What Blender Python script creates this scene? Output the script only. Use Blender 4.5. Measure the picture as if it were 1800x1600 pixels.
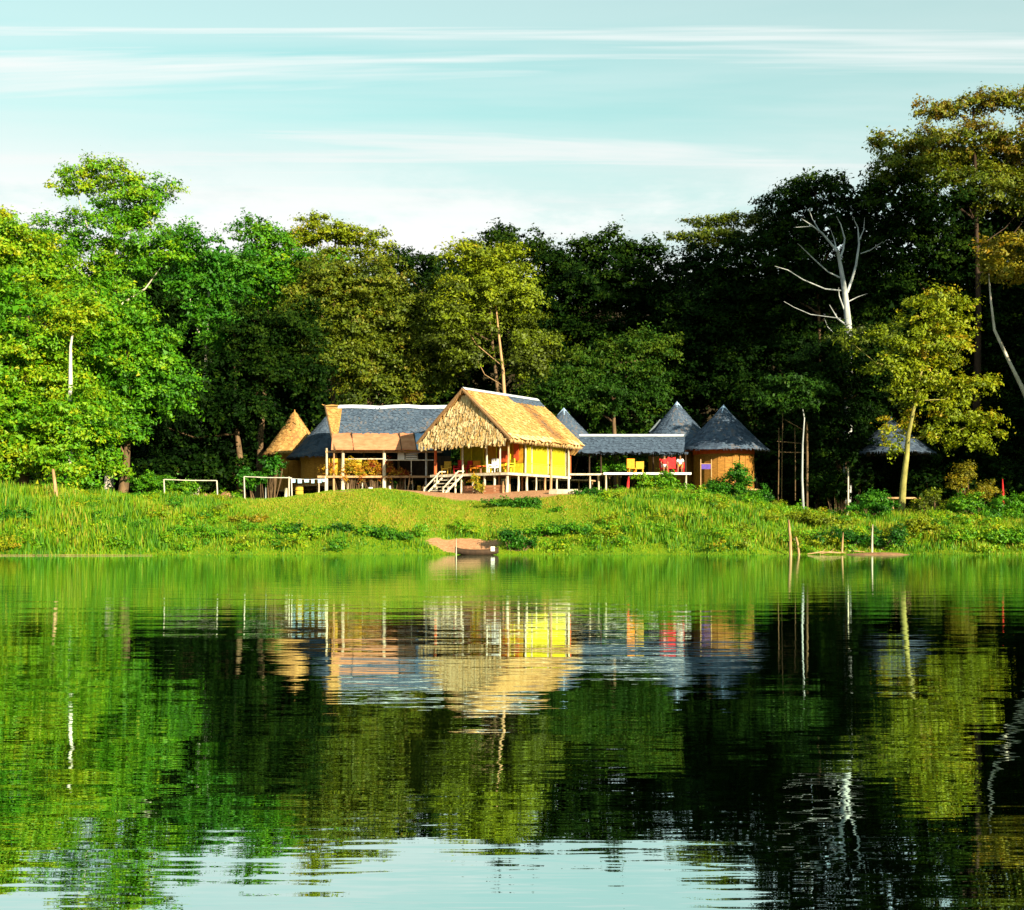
import bpy, math, random
import numpy as np
from mathutils import Vector, Matrix

# ------------------------------------------------------------------ camera, sky, sun, exposure
for o in list(bpy.data.objects):
    bpy.data.objects.remove(o)
scene = bpy.context.scene
COL = scene.collection
FPX, HOR, CAMH = 2250.0, 940.0, 1.15          # focal length in photo pixels, horizon row, eye height (low boat)

cam_d = bpy.data.cameras.new('camera')
cam = bpy.data.objects.new('camera', cam_d)
COL.objects.link(cam)
cam.location = (0, 0, CAMH)
cam.rotation_euler = (math.radians(90), 0, 0)
cam_d.sensor_fit = 'HORIZONTAL'
cam_d.sensor_width = 36.0
cam_d.lens = 36.0 * FPX / 1800.0
cam_d.shift_y = (HOR - 800.0) / 1800.0
cam_d.clip_end = 3000
scene.camera = cam

SUN_AZ, SUN_EL = math.radians(36), math.radians(19)      # to the right of straight-behind, low
to_sun = Vector((math.sin(SUN_AZ) * math.cos(SUN_EL), -math.cos(SUN_AZ) * math.cos(SUN_EL), math.sin(SUN_EL)))
sd = bpy.data.lights.new('sun', 'SUN')
sd.energy = 5.0
sd.angle = math.radians(0.5)
sd.color = (1.0, 0.86, 0.60)
sun = bpy.data.objects.new('sun', sd)
COL.objects.link(sun)
sun.location = (60, -60, 60)
sun.rotation_euler = to_sun.to_track_quat('Z', 'Y').to_euler()

world = bpy.data.worlds.new('World')
scene.world = world
world.use_nodes = True
nt = world.node_tree
nt.nodes.clear()
def N(t, k, **kw):
    n = t.nodes.new(k)
    for a, b in kw.items():
        setattr(n, a, b)
    return n
def L(t, a, b):
    t.links.new(a, b)
wo = N(nt, 'ShaderNodeOutputWorld')
bg = N(nt, 'ShaderNodeBackground')
sky = N(nt, 'ShaderNodeTexSky', sky_type='NISHITA', sun_disc=False)
sky.sun_elevation = SUN_EL
sky.sun_rotation = math.atan2(to_sun.x, to_sun.y)
sky.altitude = 100
sky.air_density = 1.0
sky.dust_density = 1.6
sky.ozone_density = 1.0
tint = N(nt, 'ShaderNodeMix', data_type='RGBA', blend_type='MULTIPLY')
tint.inputs[0].default_value = 1.0
tint.inputs[7].default_value = (1.0, 1.50, 1.0, 1)
L(nt, sky.outputs[0], tint.inputs[6])
# thin stretched cloud sheets: direction projected on a cloud plane
tc = N(nt, 'ShaderNodeTexCoord')
sep = N(nt, 'ShaderNodeSeparateXYZ')
L(nt, tc.outputs['Generated'], sep.inputs[0])
zc = N(nt, 'ShaderNodeMath', operation='MAXIMUM'); zc.inputs[1].default_value = 0.02
L(nt, sep.outputs[2], zc.inputs[0])
dx = N(nt, 'ShaderNodeMath', operation='DIVIDE'); L(nt, sep.outputs[0], dx.inputs[0]); L(nt, zc.outputs[0], dx.inputs[1])
dy = N(nt, 'ShaderNodeMath', operation='DIVIDE'); L(nt, sep.outputs[1], dy.inputs[0]); L(nt, zc.outputs[0], dy.inputs[1])
cmb = N(nt, 'ShaderNodeCombineXYZ'); L(nt, dx.outputs[0], cmb.inputs[0]); L(nt, dy.outputs[0], cmb.inputs[1])
def cloud(scale, rot, sx, sy, lo, hi, off, det=5.0):
    mp = N(nt, 'ShaderNodeMapping')
    mp.inputs['Rotation'].default_value = (0, 0, math.radians(rot))
    mp.inputs['Scale'].default_value = (sx, sy, 1)
    mp.inputs['Location'].default_value = (off, off * 0.7, 0)
    L(nt, cmb.outputs[0], mp.inputs[0])
    nz = N(nt, 'ShaderNodeTexNoise'); nz.inputs['Scale'].default_value = scale; nz.inputs['Detail'].default_value = det
    nz.inputs['Roughness'].default_value = 0.62
    nz.inputs['Distortion'].default_value = 0.5
    L(nt, mp.outputs[0], nz.inputs['Vector'])
    mr = N(nt, 'ShaderNodeMapRange', interpolation_type='SMOOTHSTEP')
    mr.inputs[1].default_value = lo; mr.inputs[2].default_value = hi
    L(nt, nz.outputs[0], mr.inputs[0])
    return mr.outputs[0]
c1 = cloud(1.0, 7, 0.26, 2.6, 0.44, 0.64, 5.3, 5.0)
c2 = cloud(1.0, 5, 0.22, 0.95, 0.36, 0.66, 11.7)
mx = N(nt, 'ShaderNodeMath', operation='MAXIMUM')
m1 = N(nt, 'ShaderNodeMath', operation='MULTIPLY'); m1.inputs[1].default_value = 0.95; L(nt, c1, m1.inputs[0])
m2 = N(nt, 'ShaderNodeMath', operation='MULTIPLY'); m2.inputs[1].default_value = 0.38; L(nt, c2, m2.inputs[0])
L(nt, m1.outputs[0], mx.inputs[0]); L(nt, m2.outputs[0], mx.inputs[1])
cm = N(nt, 'ShaderNodeMix', data_type='RGBA')
L(nt, mx.outputs[0], cm.inputs[0])
L(nt, tint.outputs[2], cm.inputs[6])
cm.inputs[7].default_value = (5.3, 5.5, 5.4, 1)
# pale haze low over the horizon, all the way round
hz = N(nt, 'ShaderNodeMapRange', interpolation_type='SMOOTHSTEP')
hz.inputs[1].default_value = 0.38; hz.inputs[2].default_value = 0.20; hz.inputs[3].default_value = 0.0; hz.inputs[4].default_value = 0.92
L(nt, sep.outputs[2], hz.inputs[0])
hn = N(nt, 'ShaderNodeMath', operation='MULTIPLY'); L(nt, hz.outputs[0], hn.inputs[0])
hm = N(nt, 'ShaderNodeMapRange'); hm.inputs[3].default_value = 0.86; hm.inputs[4].default_value = 1.0; L(nt, c2, hm.inputs[0]); L(nt, hm.outputs[0], hn.inputs[1])
hx = N(nt, 'ShaderNodeMix', data_type='RGBA'); L(nt, hn.outputs[0], hx.inputs[0]); L(nt, cm.outputs[2], hx.inputs[6])
hx.inputs[7].default_value = (4.35, 4.8, 4.75, 1)
bm = N(nt, 'ShaderNodeMapping'); bm.inputs['Scale'].default_value = (1.0, 1.0, 3.2); bm.inputs['Location'].default_value = (0.35, 0.2, 0.1); L(nt, tc.outputs['Generated'], bm.inputs[0])
bn = N(nt, 'ShaderNodeTexNoise'); bn.inputs['Scale'].default_value = 4.2; bn.inputs['Detail'].default_value = 7; bn.inputs['Roughness'].default_value = 0.6; L(nt, bm.outputs[0], bn.inputs['Vector'])
br_ = N(nt, 'ShaderNodeMapRange', interpolation_type='SMOOTHSTEP'); br_.inputs[1].default_value = 0.43; br_.inputs[2].default_value = 0.58; L(nt, bn.outputs[0], br_.inputs[0])
be = N(nt, 'ShaderNodeMapRange', interpolation_type='SMOOTHSTEP'); be.inputs[1].default_value = 0.30; be.inputs[2].default_value = 0.22; L(nt, sep.outputs[2], be.inputs[0])
bk = N(nt, 'ShaderNodeMath', operation='MULTIPLY'); L(nt, br_.outputs[0], bk.inputs[0]); L(nt, be.outputs[0], bk.inputs[1])
bw = N(nt, 'ShaderNodeMix', data_type='RGBA'); L(nt, bk.outputs[0], bw.inputs[0]); L(nt, hx.outputs[2], bw.inputs[6]); bw.inputs[7].default_value = (5.6, 5.65, 5.55, 1)
L(nt, bw.outputs[2], bg.inputs[0])
bg.inputs[1].default_value = 0.062
L(nt, bg.outputs[0], wo.inputs[0])

vs = scene.view_settings
vs.view_transform = 'Standard'
vs.look = 'None'
vs.gamma = 1.0
vs.use_curve_mapping = False
vs.exposure = 1.58
cy = scene.cycles
cy.max_bounces = 6
cy.diffuse_bounces = 2
cy.glossy_bounces = 3
cy.transmission_bounces = 2
cy.transparent_max_bounces = 4
cy.caustics_reflective = False
cy.caustics_refractive = False
cy.use_denoising = True

# ------------------------------------------------------------------ helpers
R = random.Random(7)
def at(px, py, Y):
    return Vector(((px - 900.0) / FPX * Y, Y, CAMH + (HOR - py) / FPX * Y))
def pxm(Y):
    return Y / FPX                                # metres per photo pixel at depth Y

def sstep(a, b, x):
    t = np.clip((x - a) / (b - a), 0, 1)
    return t * t * (3 - 2 * t)

def shore(x):
    x = np.asarray(x, float)
    return 73.6 - 2.6 * sstep(-8, -26, x) * 1.0 + 0.5 * np.sin(x * 0.33 + 1) + 0.35 * np.sin(x * 0.9) + 0.18 * np.sin(x * 3.1 + .5) + 0.10 * np.sin(x * 7.3) + 1.2 * sstep(12, 30, x) \
        + 1.3 * np.exp(-((x + 2.3) / 2.0) ** 2)
def crest(x):
    x = np.asarray(x, float)
    return 4.25 - 0.75 * sstep(-12, -20, x) + 0.3 * sstep(-26, -34, x) - 1.75 * sstep(8, 24, x) + 0.12 * np.sin(x * 0.5)
def ground(x, y):
    x = np.asarray(x, float); y = np.asarray(y, float)
    d = y - shore(x)
    t = np.clip(d / 18.0, 0, 1)
    up = crest(x) * (1 - (1 - t) ** 1.55) + 0.10 * np.sin(x * 1.3 + y * 0.7) * np.clip(d / 4, 0, 1) * (1 - t) \
        + np.clip((d - 40) / 60, 0, 1) * 1.5 + 34 * sstep(152, 215, y) * sstep(420, 250, y) + 8 * sstep(250, 420, y)
    dn = np.maximum(-2.5, d * 0.16)
    return np.where(d > 0, up, dn)
def gz(x, y):
    return float(ground(x, y))

class MB:
    def __init__(s):
        s.v, s.f, s.t = [], [], []
    def quad(s, a, b, c, d, tone=None):
        n = len(s.v); s.v += [tuple(a), tuple(b), tuple(c), tuple(d)]; s.f.append((n, n + 1, n + 2, n + 3)); s.t.append(tone)
    def tri(s, a, b, c, tone=None):
        n = len(s.v); s.v += [tuple(a), tuple(b), tuple(c)]; s.f.append((n, n + 1, n + 2)); s.t.append(tone)
    def hexa(s, p):                                # 8 points: bottom ring then top ring
        n = len(s.v); s.v += [tuple(q) for q in p]
        for f in ((3, 2, 1, 0), (4, 5, 6, 7), (0, 1, 5, 4), (1, 2, 6, 5), (2, 3, 7, 6), (3, 0, 4, 7)):
            s.f.append(tuple(n + i for i in f)); s.t.append(None)
    def box(s, c, size, m=None):
        c = Vector(c); h = Vector(size) * 0.5
        P = [Vector((x, y, z)) for z in (-h.z, h.z) for x, y in ((-h.x, -h.y), (h.x, -h.y), (h.x, h.y), (-h.x, h.y))]
        s.hexa([c + (m @ q if m else q) for q in P])
    def obox(s, o, ex, ey, ez):                    # corner plus three edge vectors
        o, ex, ey, ez = Vector(o), Vector(ex), Vector(ey), Vector(ez)
        s.hexa([o, o + ex, o + ex + ey, o + ey, o + ez, o + ex + ez, o + ex + ey + ez, o + ey + ez])
    def path(s, pts, rad, n=8, cap=True):
        pts = [Vector(p) for p in pts]
        rings = []
        for i, p in enumerate(pts):
            d = (pts[min(i + 1, len(pts) - 1)] - pts[max(i - 1, 0)])
            if d.length < 1e-6: d = Vector((0, 0, 1))
            d.normalize()
            a = d.cross(Vector((0.31, 0.95, 0.05)))
            if a.length < 0.1: a = d.cross(Vector((1, 0, 0)))
            a.normalize(); b = d.cross(a)
            r = rad[i] if isinstance(rad, (list, tuple)) else rad
            k0 = len(s.v)
            for k in range(n):
                w = 2 * math.pi * k / n
                s.v.append(tuple(p + a * (math.cos(w) * r) + b * (math.sin(w) * r)))
            rings.append(k0)
        for i in range(len(rings) - 1):
            for k in range(n):
                k2 = (k + 1) % n
                s.f.append((rings[i] + k, rings[i] + k2, rings[i + 1] + k2, rings[i + 1] + k)); s.t.append(None)
        if cap:
            s.f.append(tuple(rings[0] + k for k in range(n))); s.t.append(None)
            s.f.append(tuple(rings[-1] + k for k in reversed(range(n)))); s.t.append(None)
    def tube(s, a, b, r0, r1=None, n=8):
        s.path([a, b], [r0, r0 if r1 is None else r1], n)
    def build(s, name, mat, parent=None, smooth=False, base=None):
        me = bpy.data.meshes.new(name)
        o0 = Vector(base) if base is not None else (parent_base(parent) if parent else Vector((0, 0, 0)))
        me.from_pydata([(v[0] - o0.x, v[1] - o0.y, v[2] - o0.z) for v in s.v], [], s.f)
        me.materials.append(mat)
        if any(t is not None for t in s.t):
            at_ = me.attributes.new('tone', 'FLOAT', 'FACE')
            at_.data.foreach_set('value', [0.5 if t is None else t for t in s.t])
        if smooth:
            me.polygons.foreach_set('use_smooth', [True] * len(me.polygons))
        me.update()
        o = bpy.data.objects.new(name, me)
        COL.objects.link(o)
        if parent:
            o.parent = parent
        elif base is not None:
            o.location = o0
        return o
BASES = {}
def parent_base(p):
    b = Vector((0, 0, 0))
    while p is not None:
        b = b + p.location
        p = p.parent
    return b
def empty(name, loc):
    o = bpy.data.objects.new(name, None)
    o.empty_display_size = 0.3
    COL.objects.link(o)
    o.location = loc
    return o
def tag(o, label, cat, group=None):
    o['label'] = label; o['category'] = cat
    if group: o['group'] = group
    return o
def kind(o, k):
    o['kind'] = k
    return o

# ------------------------------------------------------------------ materials
def new_mat(name):
    m = bpy.data.materials.new(name)
    m.use_nodes = True
    t = m.node_tree
    t.nodes.clear()
    out = N(t, 'ShaderNodeOutputMaterial')
    return m, t, out
def ramp(t, stops):
    r = N(t, 'ShaderNodeValToRGB')
    e = r.color_ramp.elements
    while len(e) < len(stops): e.new(0.5)
    for i, (p, c) in enumerate(stops):
        e[i].position = p; e[i].color = (c[0], c[1], c[2], 1)
    return r
def rough_mat(name, c0, c1, scale=3.0, stretch=(1, 1, 1), rough=0.8, bump=0.3, spec=0.2, detail=6.0):
    m, t, out = new_mat(name)
    tc = N(t, 'ShaderNodeTexCoord')
    mp = N(t, 'ShaderNodeMapping'); mp.inputs['Scale'].default_value = stretch
    L(t, tc.outputs['Object'], mp.inputs[0])
    nz = N(t, 'ShaderNodeTexNoise'); nz.inputs['Scale'].default_value = scale; nz.inputs['Detail'].default_value = detail
    nz.inputs['Roughness'].default_value = 0.65
    L(t, mp.outputs[0], nz.inputs['Vector'])
    r = ramp(t, [(0.3, c0), (0.7, c1)])
    L(t, nz.outputs[0], r.inputs[0])
    b = N(t, 'ShaderNodeBsdfPrincipled')
    b.inputs['Roughness'].default_value = rough
    b.inputs['Specular IOR Level'].default_value = spec
    L(t, r.outputs[0], b.inputs['Base Color'])
    if bump > 0:
        bp = N(t, 'ShaderNodeBump'); bp.inputs['Strength'].default_value = bump; bp.inputs['Distance'].default_value = 0.05
        L(t, nz.outputs[0], bp.inputs['Height']); L(t, bp.outputs[0], b.inputs['Normal'])
    L(t, b.outputs[0], out.inputs[0])
    return m
def leaf_mat(name, stops, trans=0.28, spec=0.25):
    m, t, out = new_mat(name)
    a = N(t, 'ShaderNodeAttribute', attribute_name='tone')
    r = ramp(t, stops)
    L(t, a.outputs['Fac'], r.inputs[0])
    b = N(t, 'ShaderNodeBsdfPrincipled'); b.inputs['Roughness'].default_value = 0.55
    b.inputs['Specular IOR Level'].default_value = spec
    L(t, r.outputs[0], b.inputs['Base Color'])
    tr = N(t, 'ShaderNodeBsdfTranslucent')
    g = N(t, 'ShaderNodeMix', data_type='RGBA', blend_type='MULTIPLY'); g.inputs[0].default_value = 1
    g.inputs[7].default_value = (1.5, 1.3, 0.4, 1)
    L(t, r.outputs[0], g.inputs[6]); L(t, g.outputs[2], tr.inputs[0])
    mx = N(t, 'ShaderNodeMixShader'); mx.inputs[0].default_value = trans
    L(t, b.outputs[0], mx.inputs[1]); L(t, tr.outputs[0], mx.inputs[2])
    L(t, mx.outputs[0], out.inputs[0])
    return m
LEAF = {
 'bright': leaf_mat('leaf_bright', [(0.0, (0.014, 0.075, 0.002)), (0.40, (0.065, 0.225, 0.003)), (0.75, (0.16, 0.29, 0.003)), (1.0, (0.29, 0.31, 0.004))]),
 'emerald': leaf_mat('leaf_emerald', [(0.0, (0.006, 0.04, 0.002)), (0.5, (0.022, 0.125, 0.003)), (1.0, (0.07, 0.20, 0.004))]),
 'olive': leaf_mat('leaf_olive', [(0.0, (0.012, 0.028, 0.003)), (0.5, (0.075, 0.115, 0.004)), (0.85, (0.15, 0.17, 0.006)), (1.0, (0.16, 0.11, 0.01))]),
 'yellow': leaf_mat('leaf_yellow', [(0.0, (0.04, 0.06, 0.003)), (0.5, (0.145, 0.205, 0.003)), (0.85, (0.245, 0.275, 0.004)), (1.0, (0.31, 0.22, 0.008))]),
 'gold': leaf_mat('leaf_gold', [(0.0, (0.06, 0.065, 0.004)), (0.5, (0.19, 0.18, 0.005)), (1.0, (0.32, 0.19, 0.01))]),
 'dark': leaf_mat('leaf_dark', [(0.0, (0.0012, 0.005, 0.001)), (0.5, (0.005, 0.018, 0.002)), (1.0, (0.028, 0.056, 0.004))], trans=0.12, spec=0.03),  # near-black on purpose: the forest's shade is put into this leaf colour
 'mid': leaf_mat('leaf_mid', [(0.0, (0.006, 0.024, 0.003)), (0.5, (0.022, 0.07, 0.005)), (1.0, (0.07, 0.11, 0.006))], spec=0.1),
 'croton': leaf_mat('leaf_croton', [(0.0, (0.10, 0.012, 0.004)), (0.35, (0.30, 0.05, 0.01)), (0.55, (0.40, 0.22, 0.01)), (0.8, (0.45, 0.30, 0.01)), (1.0, (0.16, 0.20, 0.01))]),
 'grass': leaf_mat('grass_blade', [(0.0, (0.015, 0.09, 0.003)), (0.45, (0.075, 0.21, 0.003)), (0.8, (0.20, 0.27, 0.004)), (1.0, (0.32, 0.24, 0.03))], trans=0.3, spec=0.2),
}
M = {}
M['bark_pale'] = rough_mat('bark_pale', (0.30, 0.26, 0.20), (0.58, 0.54, 0.47), 3, (1, 1, 0.3))
M['bark_grey'] = rough_mat('bark_grey', (0.16, 0.18, 0.19), (0.40, 0.42, 0.42), 4, (1, 1, 0.3))
M['bark_brown'] = rough_mat('bark_brown', (0.05, 0.032, 0.018), (0.16, 0.10, 0.05), 3, (1, 1, 0.3))
M['bark_mossy'] = rough_mat('bark_mossy', (0.10, 0.10, 0.02), (0.30, 0.27, 0.08), 3.5, (1, 1, 0.4))
M['pole_white'] = rough_mat('pole_white', (0.30, 0.25, 0.17), (0.64, 0.58, 0.46), 5, (1, 1, 0.25), bump=0.2)
M['pole_wood'] = rough_mat('pole_wood', (0.22, 0.13, 0.06), (0.46, 0.29, 0.15), 5, (1, 1, 0.25), bump=0.3)
M['pole_red'] = rough_mat('pole_red', (0.34, 0.06, 0.02), (0.58, 0.13, 0.04), 5, (1, 1, 0.25), bump=0.2)
M['wood_dark'] = rough_mat('wood_dark', (0.020, 0.013, 0.009), (0.06, 0.035, 0.02), 4, (1, 1, 0.3))
M['deck'] = rough_mat('deck', (0.16, 0.08, 0.04), (0.34, 0.18, 0.09), 6)
M['white_paint'] = rough_mat('white_paint', (0.62, 0.61, 0.56), (0.80, 0.79, 0.75), 3, bump=0.1)
M['yellow_paint'] = rough_mat('yellow_paint', (0.44, 0.36, 0.012), (0.74, 0.66, 0.03), 4, bump=0.1)
M['lime_paint'] = rough_mat('lime_paint', (0.44, 0.44, 0.01), (0.72, 0.74, 0.04), 4, bump=0.1)
M['mesh_yellow'] = rough_mat('mesh_yellow', (0.20, 0.18, 0.004), (0.42, 0.37, 0.010), 3.5, bump=0.15)
M['mesh_orange'] = rough_mat('mesh_orange', (0.36, 0.15, 0.008), (0.62, 0.32, 0.02), 3.5, bump=0.15)
M['wall_orange'] = rough_mat('wall_orange', (0.30, 0.13, 0.02), (0.52, 0.26, 0.05), 4, (1, 1, 3))
M['wall_olive'] = rough_mat('wall_olive', (0.15, 0.065, 0.012), (0.36, 0.17, 0.03), 4, (1, 1, 3))
M['red_paint'] = rough_mat('red_paint', (0.42, 0.05, 0.015), (0.60, 0.11, 0.03), 3, bump=0.1)
M['red_cloth'] = rough_mat('red_cloth', (0.40, 0.012, 0.015), (0.60, 0.03, 0.03), 9, bump=0.3)
M['orange_cloth'] = rough_mat('orange_cloth', (0.55, 0.16, 0.01), (0.70, 0.28, 0.02), 9, bump=0.3)
M['white_cloth'] = rough_mat('white_cloth', (0.62, 0.62, 0.62), (0.80, 0.80, 0.80), 9, bump=0.3)
M['blue_cloth'] = rough_mat('blue_cloth', (0.22, 0.45, 0.62), (0.45, 0.66, 0.80), 9, bump=0.3)
M['wicker'] = rough_mat('wicker', (0.36, 0.20, 0.02), (0.62, 0.42, 0.05), 14, bump=0.5)
M['purple'] = rough_mat('purple', (0.05, 0.03, 0.20), (0.10, 0.06, 0.34), 6)
M['skin'] = rough_mat('skin', (0.20, 0.10, 0.055), (0.26, 0.14, 0.08), 12, bump=0.0, rough=0.55)
M['hair'] = rough_mat('hair', (0.008, 0.006, 0.005), (0.02, 0.016, 0.012), 30, bump=0.2)
M['ridge_white'] = rough_mat('ridge_white', (0.30, 0.34, 0.40), (0.58, 0.62, 0.66), 2.5, bump=0.1, rough=0.5)
M['ridge_blue'] = rough_mat('ridge_blue', (0.16, 0.26, 0.44), (0.34, 0.46, 0.62), 1.5, bump=0.1, rough=0.5)
M['panel_rust'] = rough_mat('panel_rust', (0.30, 0.11, 0.05), (0.44, 0.21, 0.11), 1.6, (1, 1, 2.5), bump=0.3)
M['stone'] = rough_mat('stone', (0.30, 0.24, 0.17), (0.52, 0.43, 0.32), 3, bump=0.5)
M['mud'] = rough_mat('mud', (0.16, 0.08, 0.04), (0.34, 0.18, 0.09), 2.5, bump=0.6)
M['metal'] = rough_mat('metal', (0.35, 0.35, 0.34), (0.55, 0.55, 0.53), 5, bump=0.05, rough=0.4)

def thatch_mat():
    m, t, out = new_mat('thatch')
    a = N(t, 'ShaderNodeAttribute', attribute_name='tone')
    tc = N(t, 'ShaderNodeTexCoord')
    mp = N(t, 'ShaderNodeMapping'); mp.inputs['Scale'].default_value = (5.5, 5.5, 1.6)
    L(t, tc.outputs['Object'], mp.inputs[0])
    nz = N(t, 'ShaderNodeTexNoise'); nz.inputs['Scale'].default_value = 1.6; nz.inputs['Detail'].default_value = 8
    nz.inputs['Roughness'].default_value = 0.75
    L(t, mp.outputs[0], nz.inputs['Vector'])
    ad = N(t, 'ShaderNodeMath', operation='MULTIPLY_ADD'); ad.inputs[1].default_value = 0.5; ad.inputs[2].default_value = -0.25
    L(t, nz.outputs[0], ad.inputs[0])
    sm = N(t, 'ShaderNodeMath', operation='ADD', use_clamp=True); L(t, ad.outputs[0], sm.inputs[0]); L(t, a.outputs['Fac'], sm.inputs[1])
    r = ramp(t, [(0.0, (0.030, 0.045, 0.075)), (0.22, (0.065, 0.098, 0.150)), (0.42, (0.15, 0.10, 0.06)), (0.62, (0.28, 0.14, 0.045)), (0.82, (0.42, 0.25, 0.080)), (1.0, (0.60, 0.45, 0.24))])  # blue-grey end also carries the shade on the hall and hut roofs
    L(t, sm.outputs[0], r.inputs[0])
    b = N(t, 'ShaderNodeBsdfPrincipled'); b.inputs['Roughness'].default_value = 0.85; b.inputs['Specular IOR Level'].default_value = 0.15
    L(t, r.outputs[0], b.inputs['Base Color'])
    bp = N(t, 'ShaderNodeBump'); bp.inputs['Strength'].default_value = 0.6; bp.inputs['Distance'].default_value = 0.08
    L(t, nz.outputs[0], bp.inputs['Height']); L(t, bp.outputs[0], b.inputs['Normal'])
    L(t, b.outputs[0], out.inputs[0])
    return m
M['thatch'] = thatch_mat()

# ------------------------------------------------------------------ terrain and water
def np_mesh(name, V, F, mat, tone=None, smooth=False):
    """V (n,3), F (m,k) constant-size faces"""
    me = bpy.data.meshes.new(name)
    n, (m, k) = len(V), F.shape
    me.vertices.add(n); me.vertices.foreach_set('co', np.ascontiguousarray(V, np.float32).ravel())
    me.loops.add(m * k); me.loops.foreach_set('vertex_index', np.ascontiguousarray(F, np.int32).ravel())
    me.polygons.add(m)
    me.polygons.foreach_set('loop_start', np.arange(0, m * k, k, dtype=np.int32))
    me.polygons.foreach_set('loop_total', np.full(m, k, np.int32))
    if smooth:
        me.polygons.foreach_set('use_smooth', np.ones(m, bool))
    me.materials.append(mat)
    if tone is not None:
        a = me.attributes.new('tone', 'FLOAT', 'FACE')
        a.data.foreach_set('value', np.ascontiguousarray(tone, np.float32))
    me.update(calc_edges=True)
    me.validate()
    return me
def link(name, me, parent=None):
    o = bpy.data.objects.new(name, me)
    COL.objects.link(o)
    if parent: o.parent = parent
    return o

def terrain_mat():
    m, t, out = new_mat('ground')
    tc = N(t, 'ShaderNodeTexCoord')
    def noise(s, d=6, rough=0.6):
        n = N(t, 'ShaderNodeTexNoise'); n.inputs['Scale'].default_value = s; n.inputs['Detail'].default_value = d
        n.inputs['Roughness'].default_value = rough
        L(t, tc.outputs['Object'], n.inputs['Vector']); return n.outputs[0]
    n1, n2 = noise(0.35, 6), noise(5.0, 7, 0.7)
    g = ramp(t, [(0.30, (0.05, 0.15, 0.004)), (0.5, (0.12, 0.20, 0.004)), (0.68, (0.21, 0.23, 0.006))])
    mixn = N(t, 'ShaderNodeMath', operation='MULTIPLY_ADD'); mixn.inputs[1].default_value = 0.55; 
    L(t, n2, mixn.inputs[0])
    hs = N(t, 'ShaderNodeMath', operation='MULTIPLY'); hs.inputs[1].default_value = 0.45; L(t, n1, hs.inputs[0])
    L(t, hs.outputs[0], mixn.inputs[2])
    L(t, mixn.outputs[0], g.inputs[0])
    c = ramp(t, [(0.3, (0.26, 0.11, 0.05)), (0.7, (0.48, 0.27, 0.15))])
    L(t, n2, c.inputs[0])
    a = N(t, 'ShaderNodeAttribute', attribute_name='bare')
    e = N(t, 'ShaderNodeMath', operation='MULTIPLY_ADD'); e.inputs[1].default_value = 0.8; e.inputs[2].default_value = -0.4
    L(t, n2, e.inputs[0])
    s = N(t, 'ShaderNodeMath', operation='ADD'); L(t, e.outputs[0], s.inputs[0]); L(t, a.outputs['Fac'], s.inputs[1])
    mr = N(t, 'ShaderNodeMapRange', interpolation_type='SMOOTHSTEP'); mr.inputs[1].default_value = 0.40; mr.inputs[2].default_value = 0.62
    L(t, s.outputs[0], mr.inputs[0])
    mx = N(t, 'ShaderNodeMix', data_type='RGBA'); L(t, mr.outputs[0], mx.inputs[0]); L(t, g.outputs[0], mx.inputs[6]); L(t, c.outputs[0], mx.inputs[7])
    # forest litter under the trees
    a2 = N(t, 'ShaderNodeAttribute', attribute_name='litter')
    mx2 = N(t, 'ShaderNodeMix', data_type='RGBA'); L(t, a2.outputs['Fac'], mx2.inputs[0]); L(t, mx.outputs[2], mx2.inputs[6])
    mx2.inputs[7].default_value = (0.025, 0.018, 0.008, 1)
    b = N(t, 'ShaderNodeBsdfPrincipled'); b.inputs['Roughness'].default_value = 0.9; b.inputs['Specular IOR Level'].default_value = 0.1
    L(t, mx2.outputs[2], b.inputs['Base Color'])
    bp = N(t, 'ShaderNodeBump'); bp.inputs['Strength'].default_value = 0.8; bp.inputs['Distance'].default_value = 0.12
    L(t, n2, bp.inputs['Height']); L(t, bp.outputs[0], b.inputs['Normal'])
    L(t, b.outputs[0], out.inputs[0])
    return m
def bare_mask(x, y):
    """trodden clay: the yard round the big hut, a path spot on the lawn, the landing, below the hall"""
    def blob(px, py, Y, rx, ry):
        p = at(px, py, Y)
        return np.exp(-(((x - p.x) / rx) ** 2 + ((y - p.y) / ry) ** 2) * 1.0)
    m = np.zeros_like(x)
    m = np.maximum(m, 1.1 * sstep(1.0, 0, np.sqrt(((x + 0.6) / 7.6) ** 2 + ((y - 93.2) / 5.6) ** 2) - 0.62))
    m = np.maximum(m, 0.75 * sstep(0.8, 0, np.sqrt(((x + 10.5) / 8.0) ** 2 + ((y - 101) / 9.0) ** 2) - 0.6))
    m = np.maximum(m, 0.9 * np.exp(-(((x + 11.8) / 1.6) ** 2 + ((y - 90.0) / 0.9) ** 2)))
    m = np.maximum(m, 1.1 * np.exp(-(((x + 2.9) / 2.4) ** 2 + ((y - 76.0) / 1.3) ** 2) ** 1.5))
    return m
xs = np.concatenate([np.linspace(-320, -46, 24), np.arange(-45, 45.1, 0.5), np.linspace(46, 320, 24)])
ys = np.concatenate([np.linspace(-140, 64, 26), np.arange(66, 108, 0.5), np.linspace(108, 150, 30), np.linspace(154, 250, 20), np.linspace(265, 900, 20)])
X, Y_ = np.meshgrid(xs, ys)
Z = ground(X, Y_)
ny, nx = X.shape
V = np.stack([X.ravel(), Y_.ravel(), Z.ravel()], 1)
ii = np.arange(ny * nx).reshape(ny, nx)
F = np.stack([ii[:-1, :-1].ravel(), ii[:-1, 1:].ravel(), ii[1:, 1:].ravel(), ii[1:, :-1].ravel()], 1)
me = np_mesh('ground', V, F, terrain_mat(), smooth=True)
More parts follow.
